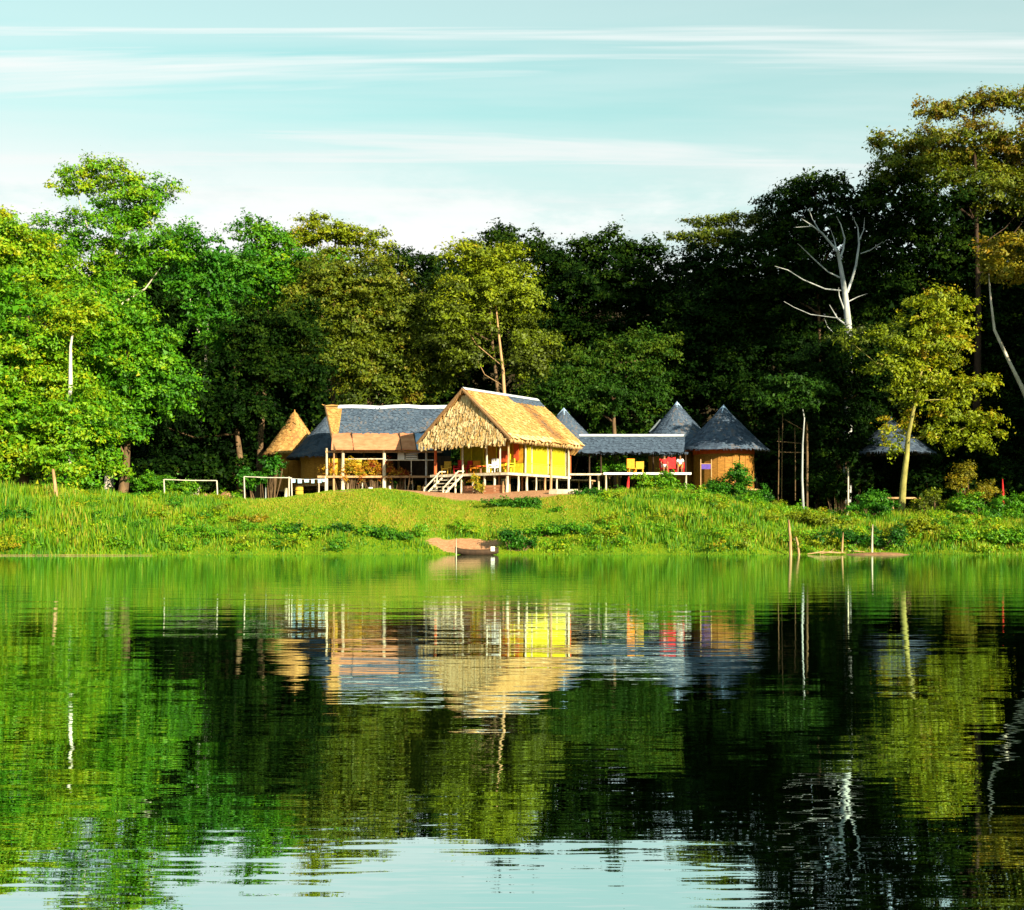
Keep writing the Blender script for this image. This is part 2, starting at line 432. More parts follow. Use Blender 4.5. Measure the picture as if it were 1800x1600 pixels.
a = me.attributes.new('bare', 'FLOAT', 'POINT'); a.data.foreach_set('value', bare_mask(X.ravel(), Y_.ravel()).astype(np.float32))
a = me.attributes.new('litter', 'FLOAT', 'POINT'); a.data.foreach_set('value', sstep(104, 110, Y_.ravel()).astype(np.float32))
kind(link('ground', me), 'structure')

def water_mat():
    m, t, out = new_mat('river_water')
    tc = N(t, 'ShaderNodeTexCoord')
    def noise(sx, sy, scale, det, rough=0.5, dist=0.0):
        mp = N(t, 'ShaderNodeMapping'); mp.inputs['Scale'].default_value = (sx, sy, 1)
        L(t, tc.outputs['Object'], mp.inputs[0])
        n = N(t, 'ShaderNodeTexNoise'); n.inputs['Scale'].default_value = scale; n.inputs['Detail'].default_value = det
        n.inputs['Roughness'].default_value = rough; n.inputs['Distortion'].default_value = dist
        L(t, mp.outputs[0], n.inputs['Vector']); return n.outputs[0]
    big = noise(0.30, 1.3, 1.0, 1.6, 0.45, 0.3)
    fine = noise(1.0, 5.0, 1.3, 2.5, 0.5)
    b1 = N(t, 'ShaderNodeBump'); b1.inputs['Strength'].default_value = 1.0; b1.inputs['Distance'].default_value = 0.0062
    L(t, big, b1.inputs['Height'])
    b2 = N(t, 'ShaderNodeBump'); b2.inputs['Strength'].default_value = 1.0; b2.inputs['Distance'].default_value = 0.0014
    L(t, fine, b2.inputs['Height']); L(t, b1.outputs[0], b2.inputs['Normal'])
    body = N(t, 'ShaderNodeBsdfDiffuse'); body.inputs[0].default_value = (0.0006, 0.001, 0.0005, 1)
    gl = N(t, 'ShaderNodeBsdfGlossy'); gl.inputs['Roughness'].default_value = 0.0; gl.inputs[0].default_value = (0.74, 0.95, 0.90, 1)
    L(t, b2.outputs[0], gl.inputs['Normal'])
    fq = N(t, 'ShaderNodeFresnel'); fq.inputs[0].default_value = 1.33
    fr = N(t, 'ShaderNodeMath', operation='MULTIPLY_ADD'); fr.inputs[1].default_value = 0.20; fr.inputs[2].default_value = 0.78; L(t, fq.outputs[0], fr.inputs[0])
    mx = N(t, 'ShaderNodeMixShader'); L(t, fr.outputs[0], mx.inputs[0]); L(t, body.outputs[0], mx.inputs[1]); L(t, gl.outputs[0], mx.inputs[2])
    L(t, mx.outputs[0], out.inputs[0])
    return m
wv = np.array([(-400, -140, 0), (400, -140, 0), (400, 84, 0), (-400, 84, 0)], float)
kind(link('river_water', np_mesh('river_water', wv, np.array([[0, 1, 2, 3]]), water_mat())), 'structure')

# ------------------------------------------------------------------ foliage
rng = np.random.default_rng(11)
def leaves_from_lobes(lobes, size, cover=1.3, clump=0.85, seed=0, tone0=0.45, tspread=0.2, gap=0.12, core=True):
    """lobes: (cx,cy,cz, rx,ry,rz, tone_shift). Leaf quads on flattened clumps over each lobe, plus larger leaves inside."""
    g = np.random.default_rng(seed)
    C, NO, T, S = [], [], [], []
    for lb in lobes:
        c = np.array(lb[:3]); r = np.array(lb[3:6]); ts = lb[6] if len(lb) > 6 else 0.0
        p = 1.6
        area = 4 * math.pi * (((r[0] * r[1]) ** p + (r[0] * r[2]) ** p + (r[1] * r[2]) ** p) / 3) ** (1 / p)
        cl = min(clump, 0.55 * float(r.min()) + 0.15)
        nc = max(7, int(area / (cl * cl * 1.5)))
        d = g.normal(size=(nc, 3)); d /= np.linalg.norm(d, axis=1)[:, None]
        keep = (d[:, 1] < 0.30) | (g.random(nc) < 0.28)          # thinner on the far side
        keep &= g.random(nc) > gap
        d = d[keep]; nc = len(d)
        rad = 0.80 + 0.40 * (g.random(nc) - 0.35) + 0.16 * np.sin(d[:, 0] * 5 + ts * 9) * np.cos(d[:, 2] * 6 + float(c[0]))
        cc = c + d * r * rad[:, None]
        cr = cl * (0.45 + 0.95 * g.random(nc) ** 1.4)
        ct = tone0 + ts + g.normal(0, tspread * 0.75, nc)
        per = np.maximum(4, (cover * cr * cr * 4.6 / (size * size * 0.5)).astype(int))
        idx = np.repeat(np.arange(nc), per)
        m = len(idx)
        # every clump is a spray: long axis outward and sideways, thin from top to bottom, fading out at its ends
        lax = d * np.array([1, 1, .45]) + g.normal(0, .55, (nc, 3)) * np.array([1, 1, .35])
        lax /= np.linalg.norm(lax, axis=1)[:, None] + 1e-9
        sax = np.cross(lax, np.array([0, 0, 1.0])); sax /= np.linalg.norm(sax, axis=1)[:, None] + 1e-9
        uax = np.cross(sax, lax)
        t1 = g.normal(0, .62, m); t2 = g.normal(0, .42, m) * (1.1 - .35 * np.clip(t1, -1, 1.6)); t3 = np.abs(g.normal(0, .40, m)) - .16 * t1 * t1 - .12
        k3 = cr[idx][:, None]
        P = cc[idx] + k3 * (lax[idx] * t1[:, None] + sax[idx] * t2[:, None] + uax[idx] * t3[:, None])
        e = (P - cc[idx]) / k3
        nrm = 0.35 * e + 0.40 * d[idx] + np.array([0, 0, 0.5]) + g.normal(0, 0.5, (m, 3))
        C.append(P); NO.append(nrm); T.append(ct[idx] + g.normal(0, tspread * 0.6, m)); S.append(size * (0.5 + 0.95 * g.random(m) ** 1.5))
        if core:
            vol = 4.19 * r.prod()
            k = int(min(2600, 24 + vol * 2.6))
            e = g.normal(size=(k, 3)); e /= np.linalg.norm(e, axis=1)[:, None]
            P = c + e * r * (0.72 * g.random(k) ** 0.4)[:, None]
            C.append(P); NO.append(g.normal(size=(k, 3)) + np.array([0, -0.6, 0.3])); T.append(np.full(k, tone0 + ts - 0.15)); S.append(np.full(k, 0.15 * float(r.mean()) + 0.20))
    C = np.concatenate(C); NO = np.concatenate(NO); T = np.concatenate(T); S = np.concatenate(S)
    NO /= np.linalg.norm(NO, axis=1)[:, None] + 1e-9
    m = len(C)
    h = g.normal(size=(m, 3))
    ax = np.cross(NO, h); ax /= np.linalg.norm(ax, axis=1)[:, None] + 1e-9
    bx = np.cross(NO, ax)
    l = S[:, None] * 0.62; w = S[:, None] * 0.36
    V = np.empty((m, 3, 3))
    V[:, 0] = C - ax * l * .7 + bx * w; V[:, 1] = C - ax * l * .6 - bx * w * 1.1; V[:, 2] = C + ax * l * 1.1 - NO * l * 0.2
    return V.reshape(-1, 3), np.arange(3 * m).reshape(-1, 3), np.clip(T, 0.0, 1.0)
LEAFCOUNT = [0]
def foliage(name, mat, lobes, parent, size=0.34, **kw):
    size = size * 0.76
    V, F, T = leaves_from_lobes(lobes, size, **kw)
    LEAFCOUNT[0] += len(F)
    V = V - np.array(parent_base(parent))
    return link(name, np_mesh(name, V, F, mat, tone=T), parent)
def lobes_px(spec, Y):
    out = []
    for s in spec:
        px, py, rx, ry = s[:4]
        dY = s[4] if len(s) > 4 else 0.0
        ts = s[5] if len(s) > 5 else 0.0
        y = Y + dY
        p = at(px, py, y); k = pxm(y)
        rxm, rzm = rx * k, ry * k
        out.append((p.x, p.y, p.z, rxm, 0.5 * (rxm + rzm) * 0.95, rzm, ts))
    return out
TREES = 'forest trees around the huts'
seedc = [100]
def tree(name, label, px, Y, species, spec, bark='bark_brown', trunk_pts=None, r0=0.35, size=0.34, cat='tree', group=TREES,
         limbs=True, limb_r=0.11, limb_every=2, **kw):
    seedc[0] += 1
    g = random.Random(seedc[0])
    lobes = lobes_px(spec, Y)
    x = at(px, 0, Y).x
    base = Vector((x, Y, gz(x, Y) - 0.05))
    root = empty(name, base)
    tag(root, label, cat, group)
    mb = MB()
    if trunk_pts:
        pts = [at(q[0], q[1], Y + (q[2] if len(q) > 2 else 0)) for q in trunk_pts]
        if pts[0].z > base.z + 0.2: pts = [base] + pts
    else:
        cx = sum(l[0] for l in lobes) / len(lobes); cyy = sum(l[1] for l in lobes) / len(lobes)
        top = max(l[2] for l in lobes)
        mid = base.lerp(Vector((cx, cyy, top)), 0.5) + Vector((g.uniform(-.4, .4), g.uniform(-.3, .3), 0))
        pts = [base, base.lerp(mid, 0.5) + Vector((g.uniform(-.2, .2), 0, 0)), mid, Vector((cx, cyy, top - 0.5))]
    n = len(pts)
    mb.path(pts, [r0 * (1.0 - 0.8 * i / (n - 1)) * (1.25 if i == 0 else 1) for i in range(n)], 9)
    if limbs:
        for li, l in enumerate(lobes):
            if li % limb_every: continue
            c = Vector(l[:3])
            zt = base.z + (c.z - base.z) * g.uniform(0.62, 0.9)
            # nearest point on trunk at that height
            q = pts[-1]
            for i in range(n - 1):
                if pts[i].z <= zt <= pts[i + 1].z:
                    q = pts[i].lerp(pts[i + 1], (zt - pts[i].z) / max(1e-6, pts[i + 1].z - pts[i].z)); break
            m = q.lerp(c, 0.55) + Vector((g.uniform(-.3, .3), g.uniform(-.3, .3), -0.12 * (c - q).length))
            mb.path([q, m, c], [limb_r, limb_r * 0.65, limb_r * 0.25], 6)
    mb.build('trunk', M[bark], root, smooth=True)
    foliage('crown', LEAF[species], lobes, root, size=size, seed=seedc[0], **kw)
    return root

# --- left forest, sunlit
tree('leafy_tree', 'yellow-green leafy tree at the left edge, crown down to the reeds', 40, 92, 'bright',
     [(15, 545, 60, 60), (60, 620, 70, 60, 0, .1), (-10, 650, 70, 70), (100, 690, 60, 55, 0, .15), (20, 730, 75, 65, -1, .1), (75, 775, 75, 50, -1, .2), (150, 745, 48, 45), (-40, 780, 60, 60), (10, 815, 60, 35, -1, .2), (120, 810, 45, 30, -.5)], size=0.30, tone0=.5)
tree('leafy_tree', 'rounded light green tree at the upper left edge behind the yellow-green tree', 0, 101, 'bright',
     [(15, 440, 80, 50, 0, .15), (75, 475, 55, 55, 0, .15), (5, 398, 50, 24, 3, .4), (-70, 500, 80, 90), (40, 520, 60, 50), (-30, 420, 60, 50)], size=0.30, tone0=.5)
tree('leafy_tree', 'full green tree right of the white trunk, low branches over the grass', 215, 96, 'bright',
     [(185, 545, 60, 50), (245, 590, 58, 42, 0, 0), (205, 645, 62, 44), (290, 630, 46, 40, 0, 0), (250, 690, 75, 50, 0, -.1), (310, 680, 45, 45, 0, -.15), (190, 720, 50, 40), (185, 800, 38, 42, -1), (215, 760, 45, 35, 0, -.1), (135, 540, 40, 35, 0, .3)], size=0.30, tone0=.42)
tree('tall_tree', 'tallest feathery bright green tree rising above the left forest', 190, 106, 'bright',
     [(130, 322, 48, 20, 0, .25), (165, 300, 30, 18, 0, .3), (215, 318, 38, 26, 0, .25), (262, 340, 42, 36), (225, 360, 55, 36, 0, .1), (195, 405, 70, 44), (110, 425, 45, 42), (250, 420, 55, 44), (150, 470, 62, 46), (225, 482, 58, 40), (296, 452, 36, 30), (170, 560, 60, 40)],
     size=0.30, tone0=.42, bark='bark_pale', gap=0.28, core=False)
tree('leafy_tree', 'dark green drooping tree between the tall feathery tree and the hall', 340, 108, 'emerald',
     [(330, 425, 45, 26), (372, 455, 52, 34), (330, 500, 52, 30), (395, 512, 40, 30), (365, 560, 50, 30), (420, 472, 40, 24), (385, 590, 40, 26)], size=0.32, tone0=.6, bark='bark_pale')
tree('leafy_tree', 'pointed bright green tree beside the flat yellow canopy', 455, 114, 'bright',
     [(440, 408, 24, 28, 0, -.1), (472, 425, 34, 26), (500, 462, 60, 32), (450, 470, 55, 36), (555, 480, 55, 30, 0, -.1), (480, 505, 50, 34, 0, -.15), (420, 520, 45, 36, 0, -.2)], size=0.33, tone0=.4)
tree('canopy_tree', 'flat-topped yellow canopy tree on the skyline left of centre', 585, 117, 'yellow',
     [(575, 412, 65, 15), (635, 420, 48, 16), (548, 388, 22, 12), (520, 425, 35, 16), (600, 450, 50, 10, 0, -.2), (662, 440, 26, 14)], size=0.30, tone0=.55, limb_r=0.08)
tree('leafy_tree', 'shaded deep green tree behind the pale conical huts', 425, 104, 'dark',  # crown's shade comes from the near-black leaf colour
     [(445, 585, 58, 45), (395, 655, 55, 45), (480, 650, 55, 45), (525, 570, 50, 36), (340, 715, 50, 45, 0, -.15), (435, 720, 60, 40, 0, -.2), (275, 745, 48, 45, 0, -.2), (540, 650, 45, 40, 0, -.1), (390, 770, 60, 45, 2, -.3), (300, 800, 60, 40, 2, -.3)], size=0.30, tone0=.6)
tree('leafy_tree', 'broad olive tree with rusty patches above the long hall', 640, 110, 'olive',
     [(590, 490, 65, 34, 0, .1), (660, 500, 65, 36, 0, .1), (545, 535, 55, 36, 0, .1), (620, 560, 65, 42), (705, 560, 60, 46), (610, 630, 60, 42), (680, 640, 65, 44, 0, .05), (745, 610, 50, 46, 0, .1), (655, 690, 60, 30), (730, 675, 50, 34), (780, 640, 45, 40), (560, 600, 45, 34, 0, -.1), (770, 540, 50, 44)], size=0.30, tone0=.5)
tree('leafy_tree', 'yellow-olive tree with a pale leaning trunk behind the main thatched hut', 884, 106, 'yellow',
     [(820, 452, 48, 26, 0, .1), (872, 462, 48, 34, 0, .1), (835, 505, 60, 38), (895, 525, 48, 44), (800, 545, 48, 34, 0, -.15), (842, 575, 36, 28, 0, -.2), (925, 585, 42, 40, 0, -.25), (925, 640, 36, 30, 0, -.35), (835, 625, 42, 26, 0, -.3), (790, 600, 36, 30, 0, -.25), (960, 615, 26, 22, 0, -.3)],
     bark='pole_wood', limb_r=.05, limb_every=4, trunk_pts=[(888, 720, -1.3), (884, 650, -1.3), (878, 600, -1.2), (874, 560, -.8), (868, 500, 0)], r0=0.19, size=0.29, tone0=.42)
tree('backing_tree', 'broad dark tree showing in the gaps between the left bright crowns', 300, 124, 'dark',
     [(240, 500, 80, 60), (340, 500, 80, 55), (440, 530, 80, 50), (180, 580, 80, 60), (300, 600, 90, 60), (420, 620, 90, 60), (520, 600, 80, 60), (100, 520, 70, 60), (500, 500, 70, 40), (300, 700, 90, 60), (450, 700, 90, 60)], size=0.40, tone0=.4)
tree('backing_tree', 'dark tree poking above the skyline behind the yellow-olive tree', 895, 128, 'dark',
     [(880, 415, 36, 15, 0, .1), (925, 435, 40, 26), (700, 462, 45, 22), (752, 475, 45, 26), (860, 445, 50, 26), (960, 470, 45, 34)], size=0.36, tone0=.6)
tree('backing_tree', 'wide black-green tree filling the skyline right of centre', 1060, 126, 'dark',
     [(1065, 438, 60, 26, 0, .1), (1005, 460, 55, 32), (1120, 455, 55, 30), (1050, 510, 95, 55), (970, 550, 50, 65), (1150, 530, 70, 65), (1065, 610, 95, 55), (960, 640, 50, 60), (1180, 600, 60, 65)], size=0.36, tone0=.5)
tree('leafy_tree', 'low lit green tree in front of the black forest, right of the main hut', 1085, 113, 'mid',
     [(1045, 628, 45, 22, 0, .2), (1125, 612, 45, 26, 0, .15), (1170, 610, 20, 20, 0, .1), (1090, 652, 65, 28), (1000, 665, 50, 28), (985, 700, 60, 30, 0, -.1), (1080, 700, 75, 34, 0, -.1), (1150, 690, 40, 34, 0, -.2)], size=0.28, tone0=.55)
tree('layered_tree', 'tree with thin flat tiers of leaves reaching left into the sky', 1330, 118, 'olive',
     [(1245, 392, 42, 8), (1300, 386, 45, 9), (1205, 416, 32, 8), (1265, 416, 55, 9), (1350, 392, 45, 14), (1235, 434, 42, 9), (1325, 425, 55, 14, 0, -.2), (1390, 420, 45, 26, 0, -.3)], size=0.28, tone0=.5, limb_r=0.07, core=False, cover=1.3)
# --- right forest, shade from the unseen giants and from the dark leaf colour
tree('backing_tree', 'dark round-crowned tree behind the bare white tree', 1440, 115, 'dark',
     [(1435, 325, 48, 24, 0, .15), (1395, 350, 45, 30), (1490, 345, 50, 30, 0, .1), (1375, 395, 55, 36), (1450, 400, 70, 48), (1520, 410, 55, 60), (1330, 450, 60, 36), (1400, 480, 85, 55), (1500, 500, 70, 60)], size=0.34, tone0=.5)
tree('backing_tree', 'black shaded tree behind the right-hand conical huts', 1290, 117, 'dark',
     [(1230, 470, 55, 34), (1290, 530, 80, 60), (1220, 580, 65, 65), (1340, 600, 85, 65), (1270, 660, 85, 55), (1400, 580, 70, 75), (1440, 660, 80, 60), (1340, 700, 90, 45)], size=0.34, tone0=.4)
tree('giant_tree', 'giant spreading tree at the upper right corner, sunlit yellow on top', 1720, 109, 'olive',  # lit top and shaded lower lobes are put into the leaf tones
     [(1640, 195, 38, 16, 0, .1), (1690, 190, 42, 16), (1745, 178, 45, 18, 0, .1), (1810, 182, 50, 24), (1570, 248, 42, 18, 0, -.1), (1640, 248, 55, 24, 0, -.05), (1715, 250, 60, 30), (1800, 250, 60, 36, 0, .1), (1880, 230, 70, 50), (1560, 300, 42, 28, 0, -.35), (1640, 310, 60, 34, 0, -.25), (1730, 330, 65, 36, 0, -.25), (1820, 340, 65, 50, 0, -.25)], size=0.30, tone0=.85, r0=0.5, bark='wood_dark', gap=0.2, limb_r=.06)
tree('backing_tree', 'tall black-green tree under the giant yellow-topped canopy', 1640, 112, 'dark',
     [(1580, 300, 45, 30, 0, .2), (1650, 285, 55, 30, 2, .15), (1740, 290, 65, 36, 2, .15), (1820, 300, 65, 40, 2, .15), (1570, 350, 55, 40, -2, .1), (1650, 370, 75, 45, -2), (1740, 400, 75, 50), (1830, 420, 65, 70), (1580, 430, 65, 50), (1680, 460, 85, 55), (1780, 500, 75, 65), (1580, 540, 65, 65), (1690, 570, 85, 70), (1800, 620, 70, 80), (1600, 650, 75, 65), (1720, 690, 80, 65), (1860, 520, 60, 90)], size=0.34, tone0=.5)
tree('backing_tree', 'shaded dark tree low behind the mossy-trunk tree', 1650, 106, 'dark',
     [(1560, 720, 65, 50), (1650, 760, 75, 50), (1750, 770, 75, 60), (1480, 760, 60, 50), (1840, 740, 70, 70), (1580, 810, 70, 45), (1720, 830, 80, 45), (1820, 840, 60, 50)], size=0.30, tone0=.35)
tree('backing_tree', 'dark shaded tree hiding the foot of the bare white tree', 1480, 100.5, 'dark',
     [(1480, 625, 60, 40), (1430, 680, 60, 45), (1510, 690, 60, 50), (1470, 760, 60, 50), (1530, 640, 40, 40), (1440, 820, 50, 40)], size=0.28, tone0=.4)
tree('leafy_tree', 'sunlit yellow-green tree with a thick mossy trunk on the right bank', 1588, 91, 'yellow',
     [(1650, 528, 46, 17, 0, .05), (1700, 535, 18, 10), (1620, 556, 50, 24), (1672, 572, 44, 22, 0, .1), (1590, 595, 50, 26, 0, -.1), (1650, 615, 55, 30, 0, .05), (1700, 598, 24, 18, 0, .15), (1570, 640, 48, 26, 0, -.1), (1640, 660, 55, 26), (1485, 592, 30, 16, 1, -.35), (1520, 605, 30, 22, 1, -.25), (1600, 690, 46, 22), (1700, 680, 36, 20, 0, .1), (1735, 672, 20, 14, 0, .15), (1680, 725, 48, 24), (1730, 735, 28, 20, 0, .1), (1700, 775, 42, 20, 0, -.05), (1750, 755, 18, 14), (1575, 745, 28, 26, 1, .3), (1650, 765, 30, 18, 0, -.1), (1575, 785, 22, 14, 0, -.1)],
     bark='bark_mossy', trunk_pts=[(1585, 898), (1588, 850), (1594, 800), (1596, 770), (1606, 720), (1622, 640), (1640, 570)], r0=0.29, size=0.26, tone0=.55, limb_r=0.05, clump=0.6, gap=0.26, core=False, cover=1.0, limb_every=3)
tree('golden_tree', 'golden-leaved tree with pale crooked trunks at the right edge', 1812, 97, 'gold',
     [(1750, 440, 34, 20), (1800, 432, 40, 24), (1770, 475, 40, 20), (1820, 480, 45, 26), (1730, 465, 18, 16)],
     bark='bark_pale', trunk_pts=[(1850, 860), (1822, 740), (1796, 680), (1774, 636), (1748, 580), (1742, 530), (1737, 470)], r0=0.24, size=0.30, tone0=.5, limbs=False)
tree('umbrella_tree', 'small dark umbrella-shaped tree with a thin pale trunk near the conical huts', 1412, 95, 'mid',
     [(1385, 672, 48, 9), (1425, 690, 45, 9), (1350, 700, 36, 8), (1400, 712, 55, 9), (1445, 680, 26, 8)],
     bark='bark_grey', trunk_pts=[(1412, 893), (1410, 840), (1411, 780), (1414, 735), (1405, 690)], r0=0.12, size=0.26, tone0=.3, core=False, limbs=False, clump=0.6)
# unseen wood beyond the edges; the right-hand giants are placed to shade the forest
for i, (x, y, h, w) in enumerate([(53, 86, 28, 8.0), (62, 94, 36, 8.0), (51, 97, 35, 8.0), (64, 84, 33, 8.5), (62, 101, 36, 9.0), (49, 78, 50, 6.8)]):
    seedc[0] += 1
    root = empty('giant_tree', (x, y, gz(x, y) - .05))  # unseen giant, added to shade the right forest
    tag(root, 'unseen giant tree placed to shade the right forest, ' + ['the lowest of the group', 'with a broad middle crown', 'standing behind the golden tree', 'the farthest to the right', 'at the back of the group', 'high bare trunk, nearest the water'][i], 'tree', 'unseen giant trees shading the right forest')
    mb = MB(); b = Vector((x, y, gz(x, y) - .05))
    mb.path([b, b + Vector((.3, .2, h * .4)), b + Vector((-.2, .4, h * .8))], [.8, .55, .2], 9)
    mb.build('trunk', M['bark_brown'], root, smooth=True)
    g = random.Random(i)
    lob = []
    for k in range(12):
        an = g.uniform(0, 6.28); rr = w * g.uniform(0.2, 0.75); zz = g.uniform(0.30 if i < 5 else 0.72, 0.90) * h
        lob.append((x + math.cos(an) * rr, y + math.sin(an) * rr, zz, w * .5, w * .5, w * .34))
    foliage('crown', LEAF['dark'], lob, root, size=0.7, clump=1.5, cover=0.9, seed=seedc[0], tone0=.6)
for i, (x, y, h, w) in enumerate([(-47, 96, 22, 6.5), (-56, 104, 25, 7.5)]):
    seedc[0] += 1
    root = empty('leafy_tree', (x, y, gz(x, y) - .05))  # unseen tree beyond the left edge
    tag(root, 'unseen light green tree beyond the left edge, ' + ['the nearer and smaller one', 'the farther and taller one'][i], 'tree', 'unseen green trees beyond the left edge')
    mb = MB(); b = Vector((x, y, gz(x, y) - .05))
    mb.path([b, b + Vector((.3, .2, h * .4)), b + Vector((-.2, .4, h * .8))], [.5, .35, .15], 9)
    mb.build('trunk', M['bark_brown'], root, smooth=True)
    g = random.Random(i + 50)
    lob = []
    for k in range(9):
        an = g.uniform(0, 6.28); rr = w * g.uniform(0.1, 0.7); zz = g.uniform(0.25, 0.9) * h
        lob.append((x + math.cos(an) * rr, y + math.sin(an) * rr, zz, w * .5, w * .5, w * .34))
    foliage('crown', LEAF['bright'], lob, root, size=0.6, clump=1.3, cover=0.9, seed=seedc[0])
# far wood closing the view behind everything
g = random.Random(5)
lob = []
for px in range(-220, 2080, 72):
    for py in (520, 610, 700, 790, 870):
        if py == 520 and not (120 < px < 1000 or px > 1150): continue
        lob += lobes_px([(px + g.uniform(-22, 22), py + g.uniform(-18, 18), 62, 58)], 142 + g.uniform(-4, 4))
V, F, T = leaves_from_lobes(lob, 0.55, cover=0.8, clump=1.3, seed=3, tone0=.4)
w = link('far_wood', np_mesh('far_wood', V, F, LEAF['dark'], tone=T))
kind(w, 'stuff'); tag(w, 'dark wood closing the view behind the huts and trees', 'wood')

# --- bare tree
def bare_tree():
    Y = 103.5
    x = at(1488, 0, Y).x
    base = Vector((x, Y, gz(x, Y) - .05))
    root = tag(empty('bare_tree', base), 'bare white tree with forked leafless branches before the dark forest', 'tree')
    def P(*q): return [at(a, b, Y + (c if c else 0)) for a, b, c in q]
    def br(name, q, r, parent):
        m = MB(); m.path(P(*q), [x * .78 for x in r], 8); return m.build(name, M['bark_grey'], parent, smooth=True)
    t = MB(); t.path([base] + P((1492, 700, 0), (1491, 570, 0), (1486, 520, 0), (1478, 470, 0), (1472, 440, 0)), [.36, .33, .28, .22, .16, .12], 10)
    tk = t.build('trunk', M['bark_grey'], root, smooth=True)
    for q, r in [
        ([(1472, 442, 0), (1462, 430, 0), (1445, 410, -.3), (1425, 395, -.5), (1408, 384, -.6)], [.15, .12, .1, .06, .03]),
        ([(1445, 410, -.3), (1428, 398, 0), (1395, 400, .3)], [.06, .05, .02]),
        ([(1440, 405, -.3), (1428, 385, 0), (1422, 368, .3)], [.05, .04, .02]),
        ([(1476, 455, 0), (1482, 440, .4), (1485, 420, .5), (1478, 395, .4), (1470, 380, .4)], [.13, .1, .08, .05, .03]),
        ([(1470, 437, 0), (1466, 420, .2), (1458, 398, .2)], [.07, .05, .02]),
        ([(1489, 515, 0), (1498, 490, .2), (1505, 465, .4), (1510, 430, .5), (1508, 400, .5), (1498, 380, .4)], [.15, .13, .12, .1, .06, .03]),
        ([(1509, 425, .5), (1518, 405, .6), (1520, 382, .6)], [.06, .05, .02]),
        ([(1513, 446, .5), (1530, 440, 0), (1552, 425, -.3)], [.06, .05, .02]),
        ([(1476, 488, 0), (1455, 478, -.4), (1430, 455, -.6), (1402, 428, -.8)], [.09, .07, .06, .03]),
        ([(1478, 511, 0), (1450, 508, -.4), (1412, 492, -.6), (1385, 475, -.6), (1362, 468, -.8)], [.08, .07, .06, .05, .02]),
        ([(1484, 545, 0), (1475, 520, -.3), (1474, 505, -.3)], [.08, .06, .03]),
        ([(1488, 572, 0), (1472, 560, -.3), (1458, 536, -.3)], [.1, .08, .03]),
        ([(1492, 530, 0), (1508, 522, -.3), (1525, 516, -.4)], [.06, .04, .02]),
        ([(1470, 590, 0), (1455, 575, -.2), (1449, 560, -.2)], [.05, .04, .02]),
        ([(1478, 560, -.5), (1425, 553, -.6), (1395, 540, -.6), (1378, 530, -.6)], [.05, .04, .03, .02])]:
        br('branch', q, r, tk)
bare_tree()
# white trunk among the left trees, crown bound into the others
M['bark_white'] = rough_mat('bark_white', (0.26, 0.24, 0.20), (0.66, 0.63, 0.56), 4, (1, 1, 0.5), bump=.4)
tree('white_trunk_tree', 'tree with a straight white trunk showing between the left crowns', 124, 89.6, 'bright',
     [(128, 566, 34, 24, 0, .35), (95, 540, 30, 24, .3, .2), (160, 552, 30, 22, .3, .2), (122, 708, 34, 28, -.6, .1), (90, 745, 30, 26, -.6, .2), (130, 760, 34, 32, -.7, 0), (118, 815, 36, 34, -.8, .1), (125, 860, 36, 26, -.8, -.1)], bark='bark_white',
     trunk_pts=[(122, 900), (123, 760), (124, 672), (124, 610), (130, 570)], r0=0.24, size=0.28, tone0=.5, limbs=False)

# ------------------------------------------------------------------ thatch
def slope(mb, e0, e1, r0, r1, courses, tone_fn, g, rag=0.17, thick=0.16, seg=0.17):
    """thatched plane from eave e0-e1 up to ridge r0-r1, laid in overlapping ragged courses, with a solid body"""
    e0, e1, r0, r1 = map(Vector, (e0, e1, r0, r1))
    nrm = (e1 - e0).cross(r0 - e0)
    if nrm.z < 0: nrm = -nrm
    nrm.normalize()
    n = max(6, int((e1 - e0).length / seg))
    def pt(s, u): return e0.lerp(e1, u).lerp(r0.lerp(r1, u), s)
    sl = (r0 - e0).length
    for k in range(courses):
        s0, s1 = k / courses, min(1.0, (k + 1.35) / courses)
        lows = [max(-0.03, s0 + g.uniform(-rag, rag * .6) / sl) if k else g.uniform(-rag * 1.6, 0.02) / sl for _ in range(n + 1)]
        lift = [0.015 + g.uniform(0, 0.05) for _ in range(n + 1)]
        for i in range(n):
            u0, u1 = i / n, (i + 1) / n
            a, b = pt(lows[i], u0) + nrm * (thick + lift[i]), pt(lows[i + 1], u1) + nrm * (thick + lift[i + 1])
            c, d = pt(s1, u1) + nrm * thick, pt(s1, u0) + nrm * thick
            tn = tone_fn((u0 + u1) / 2, s0 + .5 / courses, g)
            mb.quad(a, b, c, d, tn)
            lo0, lo1 = pt(lows[i] + .01, u0) + nrm * (thick - .04), pt(lows[i + 1] + .01, u1) + nrm * (thick - .04)
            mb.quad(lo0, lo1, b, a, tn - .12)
    k0 = len(mb.f)
    mb.hexa([e0, e1, r1, r0, e0 + nrm * thick, e1 + nrm * thick, r1 + nrm * thick, r0 + nrm * thick])
    for i in range(k0, len(mb.f)):
        mb.t[i] = tone_fn(.5, .3, g) - .1
